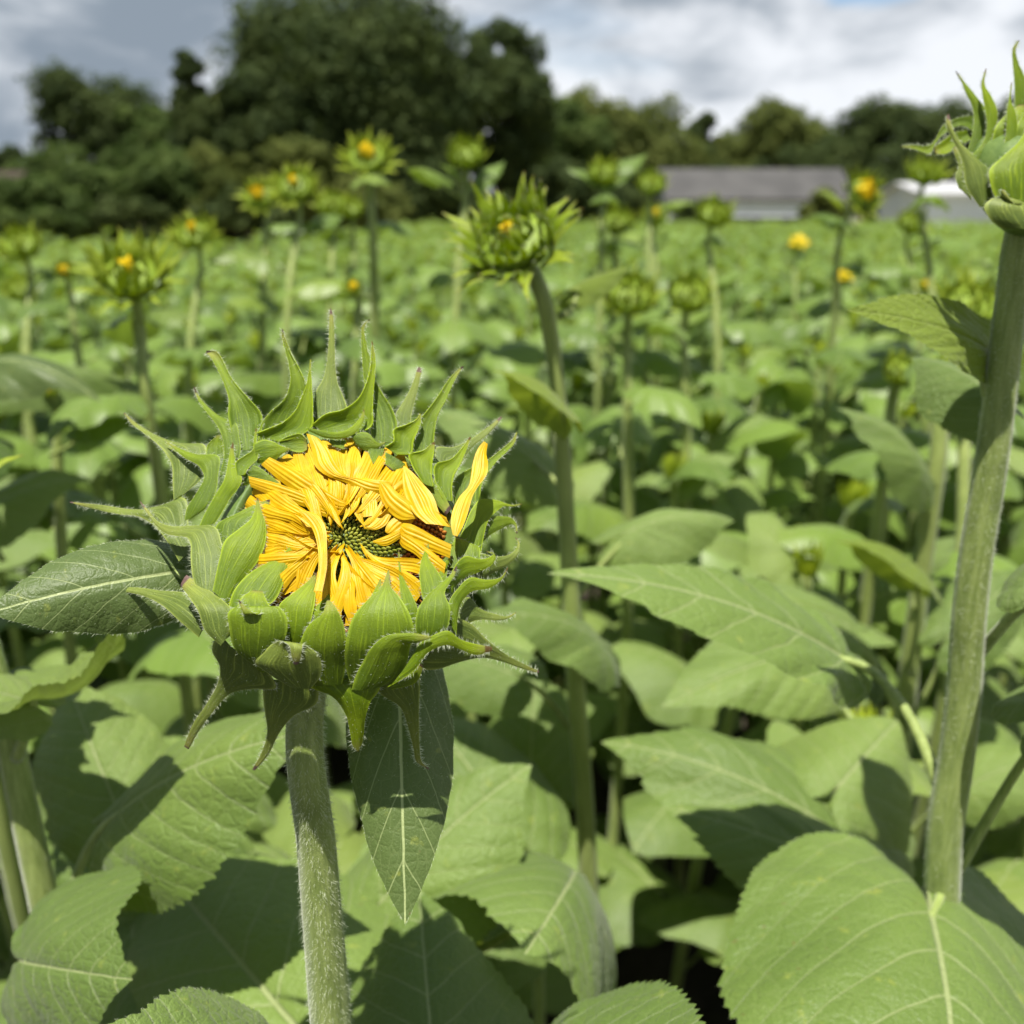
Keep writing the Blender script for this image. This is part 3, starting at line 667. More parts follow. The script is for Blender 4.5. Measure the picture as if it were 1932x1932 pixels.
def sect(secs, layer, zfn=zdef, zamp=0):
    L, Rr_ = [], []
    n = len(secs)
    for k, s in enumerate(secs):
        dz = s[4] if len(s) > 4 else 0; tl = s[5] if len(s) > 5 else 0
        mx, my = (s[0] + s[2]) / 2, (s[1] + s[3]) / 2
        z = zfn(mx, my) + layer + dz
        L.append(CP(s[0], s[1], z - tl)); Rr_.append(CP(s[2], s[3], z + tl))
    return L, Rr_
def bract(secs, layer=0, cup=-0.12, mat='bract', hair=1.0, wave=0.02, label=None, curl=0.0, crease=0.0):
    L, Q = sect(secs, layer); mb = MB()
    loft(mb, L, Q, cup, 0.0004, 17, 34, wave, crease, rng, hair=hair * 0.8, edgecurl=curl, rib=0.008)
    o = mb.build('bract', [M[mat], M['hair']], head, sfoot)
    if label: o['label'] = label
BR = [
 # top, behind
 ([(805,640,975,640),(808,530,968,530),(822,450,950,478),(858,385,925,420),(872,320,912,345),(880,240,909,250),(884,140,905,140),(886,90,900,92),(890,55,891,55)], -70, 0.12, 'bractout', 1.6),
 ([(1195,680,1280,680),(1200,560,1272,570),(1235,505,1285,510),(1265,450,1300,455),(1290,390,1313,395),(1305,345,1319,348),(1311,336,1313,337)], -80, 0.12, 'bractout', 1.6),
 ([(1385,760,1470,880),(1390,722,1495,820),(1470,718,1520,780),(1540,690,1560,720),(1600,650,1620,670),(1660,605,1672,618),(1700,572,1704,575)], -70, 0.1, 'bractout', 1.6),
 ([(1090,700,1195,690),(1080,620,1207,610),(1070,540,1185,540),(1055,450,1135,460),(1045,360,1100,395),(1040,270,1078,300),(1036,200,1058,215),(1044,135,1053,140),(1074,108,1076,110)], -45, -0.10, 'bract', 1.3),
 ([(455,735,540,720),(418,640,568,620),(405,560,563,565),(408,500,505,490),(385,420,450,430),(352,345,408,370),(325,300,378,305),(305,276,345,262),(297,272,300,258)], -35, -0.16, 'bract', 1.2),
 ([(545,690,770,690),(560,620,802,600),(600,560,806,530),(672,490,800,470),(700,400,770,405),(688,310,742,345),(665,225,700,265),(657,180,672,190),(660,155,662,156)], -30, -0.2, 'bract', 1.2),
 ([(1280,770,1370,810),(1285,690,1380,700),(1305,600,1388,620),(1352,540,1398,570),(1403,470,1435,500),(1445,405,1470,420),(1485,358,1500,365),(1520,330,1523,333)], -20, -0.2, 'bract', 0.7),
 ([(1480,990,1600,990),(1475,880,1608,900),(1555,820,1638,840),(1635,780,1675,790),(1700,730,1722,745),(1755,680,1768,690),(1775,645,1777,647)], -40, -0.16, 'bract', 1.0),
 # top, front
 ([(528,655,640,692),(600,628,742,665),(665,600,805,618),(718,550,806,560),(752,480,805,490),(775,420,800,425),(787,360,797,365),(794,298,796,298)], 25, -0.2, 'bractin', 0.5),
 ([(803,610,880,660),(865,562,1000,655),(955,538,1086,618),(1018,490,1090,540),(1060,410,1093,450),(1078,340,1101,370),(1084,270,1100,280),(1086,213,1088,214)], 25, -0.2, 'bractin', 0.5),
 ([(780,625,790,640),(850,640,860,670),(920,648,930,676),(970,635,985,663),(1005,608,1030,622),(1035,570,1050,575),(1048,538,1050,539)], 55, 0.2, 'bractin', 0.5),
 ([(1148,715,1205,752),(1188,690,1272,748),(1190,635,1284,690),(1250,610,1305,640),(1302,580,1320,590),(1315,555,1317,557)], 35, -0.2, 'bractin', 0.6),
 ([(1330,890,1378,905),(1275,800,1370,850),(1262,757,1374,790),(1335,730,1382,742),(1380,692,1386,696)], 45, -0.14, 'bractin', 0.5),
 ([(1420,960,1468,975),(1385,870,1467,905),(1388,802,1478,850),(1460,775,1505,800),(1515,720,1535,730),(1552,668,1557,670)], 15, -0.2, 'bractin', 0.6),
 ([(640,690,655,705),(700,662,705,735),(750,655,752,742),(778,680,779,730)], 15, -0.1, 'bract', 0.6),
 ([(528,700,540,792),(570,682,580,794),(612,690,628,776),(655,712,665,745),(700,724,701,727)], 40, 0.15, 'bractin', 0.8),
 ([(985,662,990,672),(1010,652,1040,727),(1060,648,1080,732),(1120,698,1125,714),(1150,692,1152,695)], 30, 0.15, 'bract', 0.6),
 ([(1065,700,1145,715),(1070,735,1140,742),(1078,765,1128,768),(1092,797,1095,798)], 15, 0.1, 'bract', 0.4),
 ([(1150,740,1245,795),(1152,780,1215,822),(1152,805,1182,828)], 20, 0.1, 'bract', 0.6),
 ([(865,670,965,685),(900,708,955,712),(948,727,955,729)], 15, 0.1, 'bract', 0.3),
 ([(1240,760,1300,870),(1380,870,1350,935),(1465,1010,1440,1040)], 5, 0.1, 'bract', 0.2),
 # left side
 ([(145,970,190,940),(138,880,280,860),(130,790,300,740),(105,745,290,706),(60,695,190,700),(0,648,60,660),(-60,600,-50,590),(-92,556,-90,554)], -60, 0.05, 'bractout', 1.4),
 ([(360,860,435,820),(385,760,462,722),(380,690,455,670),(355,620,440,603),(310,560,370,575),(265,500,300,518),(247,460,256,462),(240,430,243,428)], -25, 0.14, 'bract', 1.0),
 ([(300,780,385,770),(305,712,378,700),(350,660,366,655)], -60, -0.1, 'bract', 0.7),
 ([(198,1065,225,1058),(203,1015,320,985),(250,940,347,915),(290,860,354,850),(270,812,360,765),(195,765,245,750),(145,724,168,722),(103,688,106,690)], 5, 0.16, 'bract', 1.3),
 ([(268,1090,315,1110),(290,1040,352,1060),(340,950,412,960),(385,870,468,875),(402,800,444,810),(412,740,430,745),(425,695,427,695)], 50, 0.16, 'bractin', 0.8),
 ([(445,850,478,850),(440,790,502,815),(475,762,542,775),(520,730,546,745),(525,685,538,688),(534,628,537,628)], 45, -0.16, 'bractin', 0.8),
 ([(440,840,450,905),(520,805,520,892),(600,850,595,887),(666,903,667,905)], 15, 0.12, 'bract', 0.8),
 ([(170,1260,250,1200),(100,1145,215,1100),(22,1068,192,958),(-20,1045,100,988),(-100,1038,-15,1012),(-209,1016,-205,992),(-349,980,-345,978)], -60, 0.08, 'bractout', 1.4),
 ([(340,1200,500,1130),(350,1085,545,1050),(440,1035,572,1040),(520,995,588,1010),(599,966,602,970)], 20, 0.12, 'bract', 0.5),
 ([(330,1400,400,1470),(362,1250,472,1350),(388,1160,552,1245),(455,1105,582,1150),(512,1058,579,1080),(532,1010,560,1020),(541,958,545,960)], 60, 0.18, 'bractin', 0.8),
 ([(280,1450,330,1420),(236,1340,402,1325),(224,1240,410,1265),(222,1170,375,1185),(205,1145,345,1100),(150,1138,230,1090),(108,1128,140,1094),(60,1088,70,1072),(15,1025,25,1020),(-17,976,-15,977)], 75, 0.12, 'bractout', 1.4),
 ([(260,1620,340,1510),(175,1545,290,1440),(98,1475,200,1410),(20,1430,80,1400),(-60,1408,-20,1386),(-209,1396,-205,1384),(-257,1386,-250,1376),(-270,1362,-268,1362)], -60, 0.1, 'bractout', 1.3),
 ([(368,1660,400,1620),(290,1580,432,1590),(258,1490,425,1505),(225,1440,350,1425),(197,1400,255,1362),(178,1375,205,1325)], 95, 0.2, 'bractout', 1.5),
 # lower left and bottom, standing over the petals
 ([(395,1520,560,1490),(430,1400,625,1440),(510,1312,668,1350),(600,1262,692,1265),(680,1210,704,1222),(718,1134,722,1136)], 45, 0.15, 'bractin', 0.7),
 ([(780,1620,910,1600),(803,1500,908,1500),(850,1445,896,1440),(900,1398,909,1408),(938,1366,940,1368)], 25, 0.12, 'bractin', 0.3),
 ([(640,1700,770,1680),(645,1560,795,1545),(645,1470,810,1480),(715,1410,817,1420),(790,1348,823,1370),(822,1314,825,1318)], 45, 0.15, 'bractin', 0.6),
 ([(1240,1620,1305,1620),(1228,1480,1304,1490),(1222,1400,1266,1400),(1214,1310,1228,1320),(1213,1208,1215,1208)], 30, 0.15, 'bractin', 0.4),
 ([(1410,1420,1455,1410),(1406,1320,1442,1330),(1430,1268,1442,1290),(1466,1233,1470,1238)], 30, 0.1, 'bractin', 0.4),
 ([(1335,1460,1422,1450),(1318,1380,1426,1360),(1314,1300,1392,1300),(1330,1230,1353,1235),(1358,1168,1361,1170)], 45, 0.15, 'bractin', 0.6),
 ([(810,1850,945,1840),(748,1760,962,1740),(743,1660,964,1640),(790,1560,947,1550),(850,1510,920,1490),(875,1443,885,1445)], 75, 0.18, 'bract', 0.8),
 ([(985,1850,1150,1810),(960,1760,1245,1720),(963,1640,1288,1610),(1000,1520,1260,1500),(1070,1440,1217,1430),(1130,1385,1177,1385),(1164,1303,1168,1303)], 65, 0.16, 'bract', 0.6),
 ([(980,1640,1100,1640),(1005,1520,1110,1500),(1080,1430,1130,1430),(1125,1345,1130,1347)], 48, 0.14, 'bractin', 0.4),
 ([(1320,1660,1400,1650),(1294,1560,1452,1550),(1305,1490,1457,1480),(1350,1425,1432,1410),(1410,1370,1447,1375),(1460,1325,1477,1330),(1488,1283,1492,1288)], 85, 0.2, 'bract', 0.7),
 ([(530,1760,570,1790),(430,1670,645,1680),(407,1570,682,1580),(405,1500,672,1510),(440,1478,640,1476),(480,1498,590,1490),(480,1515,540,1512,45),(462,1470,470,1462,60),(455,1448,458,1446,60)], 95, 0.2, 'bract', 0.9),
 ([(440,1490,610,1490),(470,1428,582,1440),(520,1398,566,1402)], 75, 0.0, 'bractin', 0.8),
 ([(700,1855,800,1860),(600,1800,838,1810),(528,1745,844,1745),(575,1690,825,1700),(620,1650,780,1668),(660,1640,755,1655,20),(698,1665,752,1672,55),(705,1710,748,1712,70),(716,1748,735,1748,70)], 125, 0.2, 'bractout', 1.3),
 ([(990,1870,1150,1850),(1008,1810,1225,1805),(1045,1740,1256,1725),(1085,1672,1268,1662),(1140,1622,1275,1648),(1250,1602,1292,1648,20),(1335,1610,1342,1632,40),(1368,1618,1369,1621,40)], 120, 0.2, 'bract', 1.0),
 # right side
 ([(1500,1440,1510,1600),(1545,1432,1560,1547),(1600,1485,1612,1537),(1670,1511,1680,1539),(1730,1522,1735,1530),(1771,1502,1772,1503)], -50, 0.12, 'bractout', 1.2),
 ([(1560,1200,1560,1330),(1620,1225,1600,1347),(1680,1238,1665,1312),(1740,1228,1744,1267),(1775,1195,1788,1202),(1780,1165,1784,1165),(1768,1147,1769,1147)], -35, 0.14, 'bractout', 0.5),
 ([(1560,1110,1580,1210),(1605,1075,1615,1165),(1640,1050,1655,1130),(1700,1046,1706,1102),(1748,1054,1745,1084),(1773,1082,1765,1090),(1778,1127,1773,1127)], -45, 0.12, 'bract', 1.2),
 ([(1485,1190,1600,1260),(1528,1090,1618,1140),(1558,1018,1640,1065),(1600,968,1680,1020),(1680,970,1714,998),(1750,992,1755,999),(1797,987,1798,989)], -5, 0.12, 'bractin', 0.5),
 ([(1458,1290,1605,1300),(1455,1220,1600,1230),(1465,1185,1597,1195),(1478,1158,1560,1176),(1482,1135,1510,1150)], 30, 0.15, 'bract', 0.5),
 ([(1450,1350,1470,1410),(1495,1265,1485,1375),(1530,1236,1530,1337),(1600,1250,1600,1308),(1650,1238,1664,1264),(1667,1222,1674,1236),(1630,1212,1632,1215)], 60, 0.1, 'bractin', 0.8),
 ([(1450,1540,1487,1610),(1455,1450,1494,1520),(1495,1390,1512,1455),(1555,1338,1560,1402),(1630,1348,1640,1387),(1700,1335,1703,1346),(1731,1290,1733,1292)], 65, 0.12, 'bractin', 1.0),
 ([(1480,1520,1300,1780),(1560,1560,1395,1775),(1620,1622,1505,1738),(1667,1662,1612,1717),(1722,1702,1702,1734),(1792,1740,1787,1764),(1852,1769,1848,1782),(1880,1780,1879,1790)], -20, 0.08, 'bractout', 1.3),
 ([(1290,1730,1160,1860),(1305,1660,1285,1780),(1368,1618,1365,1684),(1440,1590,1440,1656),(1510,1633,1510,1679),(1590,1656,1590,1703),(1657,1667,1657,1684)], 150, 0.18, 'bractin', 1.2),
 ([(1150,1800,1180,1870),(1240,1750,1300,1830),(1290,1720,1330,1760)], 70, 0.15, 'bract', 0.6),
 # hanging below
 ([(350,1600,600,1800),(325,1690,628,1862),(362,1755,525,1868),(358,1830,416,1887),(311,1923,337,1967),(236,2036,266,2062),(195,2138,215,2152)], -20, 0.12, 'bractout', 1.4),
 ([(565,1820,830,1820),(568,1880,822,1935),(578,1975,712,1996),(590,2070,647,2072),(560,2175,593,2177),(519,2249,530,2252)], 0, 0.12, 'bractout', 1.2),
 ([(738,1820,1085,1810,-30),(800,1862,1122,1858),(900,1905,1078,1930,25),(963,1990,1054,2010,35),(983,2070,1047,2080,40),(1000,2142,1036,2132,40),(1015,2162,1022,2162,40)], 35, 0.14, 'bractin', 0.9),
 ([(1100,1810,1310,1780),(1110,1870,1314,1850),(1223,1955,1310,1940),(1260,2050,1310,2050),(1285,2150,1313,2150),(1300,2212,1323,2212),(1355,2246,1360,2248)], 0, 0.12, 'bractout', 1.3),
]
for k, e in enumerate(BR):
    secs, ly, cup, mt, hr = e
    bract(secs, ly, cup * (.45 if cup > 0 else .8), mt, hr, 0.018 if hr > 0.9 else 0.012, curl=0.05 if cup < 0 else -0.03, crease=0.02)

# ray petals folded in over the disc
def petal(secs, layer, cup=0.1, wave=0.02, zfn=None):
    zf = zfn or (lambda x, y: (y - 1130) * 0.53 - 10)
    L, Q = sect(secs, layer, zf); mb = MB()
    loft(mb, L, Q, cup, 0.00018, 17, 22, wave, 0.0, rng, hair=0, rib=0.033)
    mb.build('petal', M['petal'], head, sfoot)
for lay, NP in ((0, 50), (1, 38)):
    for k in range(NP):
        th = (k + 0.37 * lay) / NP * 2 * math.pi + rng.normal(0, 0.05)
        deg = math.degrees(th) % 360        # 0 = right, clockwise down the picture (y grows down)
        if deg < (26, 40)[lay] or deg > 330 or (lay == 1 and deg < 75): continue
        bx, by = 960 + 492 * math.cos(th), 1120 + 446 * math.sin(th)
        fr = rng.uniform(*((0.74, 0.93), (0.6, 0.90))[lay])
        if 175 < deg < 260: fr = min(1.05, fr * 1.12)
        sw = 0.10 if 150 < deg < 300 else -0.05          # the petals sweep round as they unfold
        ta = th + math.pi + rng.normal(sw, 0.07)
        l = 470 * fr; ex, ey = bx + l * math.cos(ta), by + l * 0.93 * math.sin(ta)
        dx, dy = ex - bx, ey - by; l = math.hypot(dx, dy); nx, ny = -dy / l, dx / l
        bend = rng.normal(0, 20); b2 = rng.normal(0, 14); secs = []
        hw = rng.uniform(21, 33); up_ = rng.uniform(0, 18); tw = rng.uniform(-16, 16)
        s = -1 if nx + ny * 0.3 > 0 else 1
        for t, wd, hz in ((0, .8, -12), (0.15, .95, 8), (0.32, 1.05, 26), (0.5, 1.0, 38), (0.68, .82, 42), (0.84, .55, 38), (0.94, .28, 34), (1.0, .03, 28 + rng.normal(0, 10))):
            o = bend * 4 * t * (1 - t) + b2 * math.sin(t * 6.0)
            cx = bx + dx * t + nx * o; cy = by + dy * t + ny * o
            q = 1 + 0.12 * math.sin(t * 17 + k)
            secs.append((cx + s * nx * hw * wd * q, cy + s * ny * hw * wd * q, cx - s * nx * hw * wd * q, cy - s * ny * hw * wd * q, hz + up_ * t, tw * t))
        petal(secs, 11 * lay + rng.uniform(-6, 10), rng.uniform(-0.12, 0.12), 0.035)
PX = [
 ([(775,652,832,676),(802,735,878,722),(812,800,925,806),(855,843,972,858),(955,882,1058,866),(1040,927,1120,874),(1120,936,1160,880),(1183,905,1187,890)], 70, 0.18),
 ([(1300,1056,1303,1040),(1225,1062,1275,985),(1150,1002,1205,930),(1122,930,1160,888),(1119,880,1126,877)], 85, 0.1),
 ([(1345,1082,1458,1097),(1290,1036,1412,1040),(1250,970,1378,950),(1233,900,1328,890),(1233,840,1272,830),(1236,806,1240,806)], 105, 0.12),
 ([(1440,1050,1462,1100),(1405,1030,1455,1085),(1375,1015,1430,1060)], 95, 0.1),
 ([(1472,1135,1492,1142),(1462,1090,1512,1108),(1470,1020,1546,1020),(1502,955,1565,950),(1548,900,1590,905),(1558,850,1632,848),(1568,785,1638,795),(1596,715,1630,745),(1618,690,1637,702)], 140, 0.12),
 ([(1458,1245,1465,1180),(1380,1215,1390,1145),(1300,1190,1320,1105),(1235,1165,1262,1080),(1214,1120,1235,1078)], 60, 0.12),
 ([(1430,1330,1440,1270),(1360,1290,1375,1215),(1290,1225,1300,1160),(1222,1180,1240,1120),(1213,1140,1218,1115)], 45, 0.12),
 ([(812,1400,850,1405),(832,1290,872,1290),(828,1190,872,1190),(800,1100,862,1090),(752,1040,820,1035),(735,1018,745,1014)], 150, 0.15),
 ([(560,800,600,765),(680,900,700,815),(790,968,790,875),(880,1005,880,930),(945,1022,950,972),(970,992,975,984)], 55, 0.12),
 ([(510,905,500,855),(640,960,640,890),(780,1005,780,945),(880,1048,880,1000),(938,1030,937,1020)], 45, 0.12),
 ([(1220,1152,1218,1108),(1150,1187,1150,1140),(1090,1169,1091,1163)], 60, 0.15),
 ([(1290,1060,1230,1040),(1250,1110,1180,1060),(1200,1135,1150,1110),(1165,1130,1150,1120)], 40, 0.12),
 ([(1100,940,1040,940),(1112,1000,1040,1010),(1100,1045,1045,1050)], 50, 0.1),
 ([(1000,930,965,920),(1035,1020,990,1010),(1050,1085,1020,1060),(1052,1092,1046,1090)], 45, 0.1),
 ([(1180,1040,1130,1030),(1150,1090,1090,1075),(1105,1110,1060,1095),(1050,1105,1046,1090)], 50, 0.1),
]
for secs, ly, cup in PX: petal(secs, ly, cup * 0.5, 0.012)

# its two upper leaves
def leafP(root, org, bp, tp, **kw):
    return leaf_part(root, org, at(*bp), at(*tp), kw.pop('wf', .8), np.array(kw.pop('up', (0, -0.3, 1.0)), float), **kw)
leafP(main, sfoot, (345, 1078, .405), (-8, 1152, .375), wf=1.12, up=(0.1, -0.85, 0.6), mat='leafyoung', arch=0.07, fold=-0.05, seed=3, hi=True, kind='lance', hair=1.0, wave=.012, serr=0.008,
      label='pointed dark leaf reaching left behind the flower head', pet=[at(600, 1215, .410), at(470, 1130, .412)], pr=.003)
leafP(main, sfoot, (752, 1235, .425), (764, 1716, .392), wf=0.86, up=(0.12, -0.95, 0.35), mat='leafyoung', arch=0.06, fold=-0.06, seed=8, hi=True, kind='lance', hair=1.0, wave=.012, serr=0.008,
      label='dark pointed leaf hanging below the flower head', pet=[at(600, 1235, .410), at(690, 1205, .42)], pr=.003)

# ------------------------------------------------------------------ tall plant at the right edge
GP = 'sunflower plants in bud'
rb = np.array([atY(1785, 1720, .527)[0] - .004, .527, 0.0])
rp = empty('sunflower_plant', rb, 'tall thick stemmed sunflower at the right edge, its closed green bud cut by the frame', 'sunflower', GP)
mb = MB(); ST = [rb - [0, 0, .02], rb + [0, 0, .5]] + [atY(x_, y_, .527 - (1720 - y_) * 6e-6) for x_, y_ in ((1776, 1720), (1784, 1560), (1806, 1420), (1819, 1300), (1828, 1171), (1842, 1045), (1863, 919), (1881, 793), (1897, 660), (1912, 540), (1930, 440), (1955, 390))]
p, r, a, b = tube(mb, ST, [.0115, .0112, .0108, .0104, .0098, .0094, .009, .0086, .0082, .0078, .0080, .0105], 24, 120, 0.035)
stem_hairs(mb, p, r, a, b, rng, 9000, .0017, .00008, zmin=.95)
mb.build('stem', [M['stem'], M['hair']], rp, rb)
def BP(zx, zy, dz): return at(1668.7 + .2335 * zx, 45.1 + .2335 * zy, .500 - dz * .2335 * .5 / F)
mb = MB(); prof2 = cr([(10, 560), (90, 555), (330, 430), (500, 260), (560, 60), (500, -140), (330, -260), (30, -300)], 26)
ax = nrm([0.30, 0.80, -0.25]); e1 = nrm(np.cross(ax, [0, 0, 1])); e2 = np.cross(ax, e1)
v = []
for rr_, hh in prof2:
    for ph in np.linspace(0, 6.2832, 40, endpoint=False):
        q = -hh * ax + rr_ * (1 + .02 * math.sin(6 * ph)) * (math.cos(ph) * e1 + math.sin(ph) * e2); v.append(BP(1230 + q[0], 1180 - q[1], q[2]))
i = np.arange(len(prof2) - 1)[:, None] * 40; j = np.arange(40)[None]; j2 = (j + 1) % 40
mb.add(v, np.stack([i + j, i + j2, i + 40 + j2, i + 40 + j], -1).reshape(-1, 4))
bh = mb.build('head', M['cup'], rp, rb)
B2 = [
 ([(665,1040,725,1070),(712,880,785,930),(728,760,822,780),(713,670,817,700),(658,560,742,590),(618,460,642,470),(573,383,577,384)], 200, .1, 'bract'),
 ([(690,1080,765,1110),(800,950,852,990),(828,830,895,850),(818,700,910,720),(798,600,862,590),(783,490,806,490),(817,363,822,364)], 300, .12, 'bractin'),
 ([(955,1030,1045,1040),(983,900,1073,900),(988,800,1068,790),(990,700,1047,690),(1001,640,1024,640),(1024,473,1028,474)], 430, .12, 'bractin'),
 ([(1040,900,1180,900),(1048,720,1180,720),(1056,600,1160,560),(1050,450,1135,430),(1038,300,1088,330),(1042,190,1062,200),(1086,130,1092,131)], 100, -.1, 'bract'),
 ([(760,900,760,740),(620,820,610,757),(505,870,485,815),(412,965,380,970),(370,1045,345,985),(240,1012,230,978),(128,992,128,988)], -60, -.1, 'bract'),
 ([(700,930,665,860),(600,990,565,880),(482,1050,462,955),(418,1052,400,1000)], -20, -.12, 'bractin'),
 ([(770,1480,830,1470),(658,1290,882,1295),(638,1160,855,1190),(600,1035,745,1090),(550,930,612,960),(500,800,548,850),(511,733,518,733)], 400, .18, 'bractout'),
 ([(600,1330,700,1420),(575,1240,690,1250),(600,1150,680,1130),(570,1060,620,1040),(555,1000,575,990)], 200, .12, 'bractout'),
 ([(930,1480,1300,1600),(860,1300,1420,1350),(850,1188,1430,1150),(950,1080,1400,960),(1090,950,1330,800),(1200,700,1230,700)], 490, .15, 'bractin'),
 ([(960,1650,1300,1700),(860,1580,1330,1640),(808,1470,1300,1560),(860,1418,1220,1500),(940,1390,1120,1480,40),(950,1345,1000,1400,60),(955,1340,965,1342,60)], 520, .15, 'bractout'),
 ([(870,1000,1130,960),(890,850,1160,850),(960,760,1180,740),(1080,660,1130,650)], 330, .1, 'bractin'),
 ([(1080,1000,1300,1000),(1060,860,1300,820),(1110,760,1260,700),(1180,600,1200,600)], 430, .14, 'bractin'),
 ([(1150,760,1350,740),(1190,500,1330,500),(1240,300,1290,300),(1270,150,1275,150)], 200, .1, 'bract'),
]
for secs, ly, cup, mt in list(B2[:8]):      # the far side of the bud, outside the frame in this view
    B2.append(([(2460 - s[2], s[3] + 40, 2460 - s[0], s[1] + 40) for s in secs], ly - 60, cup, mt))
for secs, ly, cup, mt in B2:
    L = [BP(s[0], s[1], ly + (s[4] if len(s) > 4 else 0)) for s in secs]; Q = [BP(s[2], s[3], ly + (s[4] if len(s) > 4 else 0)) for s in secs]
    mb = MB(); loft(mb, L, Q, cup, .0005, 11, 30, .02, .02, rng, hair=.9, hw=.00008); mb.build('bract', [M[mt], M['hair']], bh, rb)
leafP(rp, rb, (1868, 662, .530), (1598, 586, .50), wf=.44, sag=.0, up=(.15, -.8, .6), mat='leafbright', arch=.08, fold=-.12, seed=21, hi=True, wave=.015, label='bright green upper leaf lit from behind', pet=[at(1880, 782, .540), at(1862, 740, .528), at(1856, 700, .527)], pr=.0028, hair=.3)
leafP(rp, rb, (1872, 745, .60), (1715, 672, .64), wf=.9, up=(0, -.5, .9), mat='leaf', arch=.1, fold=-.1, seed=22, hi=True, pet=[at(1885, 800, .548), at(1880, 770, .57)], pr=.0025)
leafP(rp, rb, (1592, 1243, .66), (1003, 1072, .62), wf=.70, sag=.1, kind='lance', up=(.05, -.42, .9), mat='leaf', arch=.09, fold=-.12, seed=23, hi=True, wave=.02, serr=.03, pet=[at(1772, 1485, .614), at(1748, 1420, .622), at(1695, 1320, .642), at(1628, 1256, .656)], pr=.0032, label='long flat leaf reaching left across the middle of the picture', hair=.4)
leafP(rp, rb, (1757, 1722, .600), (1825, 2370, .435), sag=.2, wf=1.05, kind='round', up=(.02, -.62, .8), mat='leaf', arch=.05, fold=-.05, seed=24, hi=True, wave=.018, serr=.03, pet=[at(1790, 1650, .622), at(1775, 1690, .615)], pr=.003, label='broad heart shaped leaf in the lower right corner', hair=.5)
leafP(rp, rb, (1965, 1120, .50), (2150, 1010, .50), wf=1.0, up=(-.2, -.35, .9), mat='leaf', arch=.1, seed=25, hi=True, pet=[at(1838, 1245, .590), at(1875, 1200, .565), at(1935, 1140, .52)], pr=.003)
leafP(rp, rb, (1990, 1350, .55), (2260, 1300, .55), wf=.9, up=(-.1, -.35, .9), mat='leaf', arch=.1, seed=26, pet=[at(1808, 1640, .622), at(1860, 1550, .61), at(1935, 1430, .58)], pr=.003)

# ------------------------------------------------------------------ plant at the left edge
lb = np.array([atY(95, 1760, .55)[0], .55, 0]); lp = empty('sunflower_plant', lb, 'sunflower plant at the left edge, bare green stem with its head outside the frame', 'sunflower', GP)
mb = MB(); pts = [lb, atY(130, 1932, .55), atY(95, 1760, .55), atY(40, 1500, .555), atY(5, 1330, .56), atY(-50, 1130, .565), atY(-110, 950, .57)]
p, r, a, b = tube(mb, pts, [.011, .0105, .0095, .0088, .0082, .0075, .006], 20, 60, .03); stem_hairs(mb, p, r, a, b, rng, 3500, .0015, .00006, zmin=.9)
mb.build('stem', [M['stem'], M['hair']], lp, lb)
bud(atY(-150, 890, .57), (0.1, -.3, 1), .03, rng, lp, lb, 26, .5)
leafP(lp, lb, (60, 1318, .60), (222, 1168, .52), wf=.5, sag=.0, up=(-.3, .05, .95), mat='leaf', arch=-.12, fold=.25, seed=31, hi=True, pet=[at(32, 1430, .625), at(50, 1380, .61)], pr=.003)
leafP(lp, lb, (50, 1322, .60), (-140, 1290, .60), wf=.8, up=(0, -.3, .95), mat='leaf', arch=.08, seed=32, hi=True)
leafP(lp, lb, (45, 1815, .56), (262, 1850, .50), wf=.9, kind='round', up=(-.1, -.75, .7), mat='leaf', arch=.06, seed=33, hi=True, pet=[at(110, 1850, .64), at(90, 1800, .61)], pr=.0028)
leafP(lp, lb, (470, 2080, .43), (130, 1945, .40), wf=.9, up=(.1, -.55, .85), mat='leaf', arch=.10, fold=-.1, seed=34, hi=True, hair=.4, pet=[at(240, 2400, .6), at(420, 2200, .46)])
leafP(lp, lb, (225, 1532, .62), (575, 1385, .56), wf=.78, up=(-.1, -.45, .9), mat='leaf', arch=.07, fold=-.05, seed=35, hi=True, pet=[at(118, 1800, .66), at(150, 1640, .65), at(195, 1560, .63)], pr=.0028, label='broad leaf below the left side of the flower head')
leafP(lp, lb, (215, 1510, .68), (130, 1290, .74), wf=.9, up=(-.1, -.35, .9), mat='leaf', arch=.07, seed=36, hi=True)

# ------------------------------------------------------------------ plants whose big leaves fill the foreground
def leafplant(foot_px, foot_py, Y, label, leaves, top=(0, 900), rad=.009):
    ft = np.array([atY(foot_px, foot_py, Y)[0], Y, 0]); root = empty('sunflower_plant', ft, label, 'sunflower', GP)
    tp = np.array([ft[0], Y, top[1]]); mb = MB(); tube(mb, [ft - [0, 0, .02], (ft + tp) / 2 + [.006, .004, 0], tp], [rad, rad * .85, rad * .6], 14, 20, .03)
    mb.build('stem', [M['stem'], M['hair']], root, ft)
    for lf in leaves:
        bp, tp_, kw = lf; base = at(*bp); s = np.array([ft[0], Y, max(base[2] - .07, .1)])
        leaf_part(root, ft, base, at(*tp_), kw.pop('wf', .95), np.array(kw.pop('up', (0, -.5, .9))), pet=[s, (s + base) / 2 + [0, 0, -.012]], hi=True, pr=.0028, **kw)
    return root
leafplant(860, 1960, .60, 'short leafy plant low in the middle, right of the hairy stem', [
  ((830, 2150, .50), (792, 1702, .62), dict(wf=.85, kind='round', seed=41, up=(.05, -.6, .8), arch=.06, fold=-.06, wave=.02)),
  ((1085, 1645, .72), (985, 1808, .60), dict(wf=1.35, kind='round', seed=42, up=(.05, -.75, .7), arch=.10, fold=-.05, wave=.03)),
  ((720, 1700, .70), (1010, 1440, .74), dict(wf=.8, seed=43, up=(-.1, -.4, .9), arch=.08)),
], (0, .80))
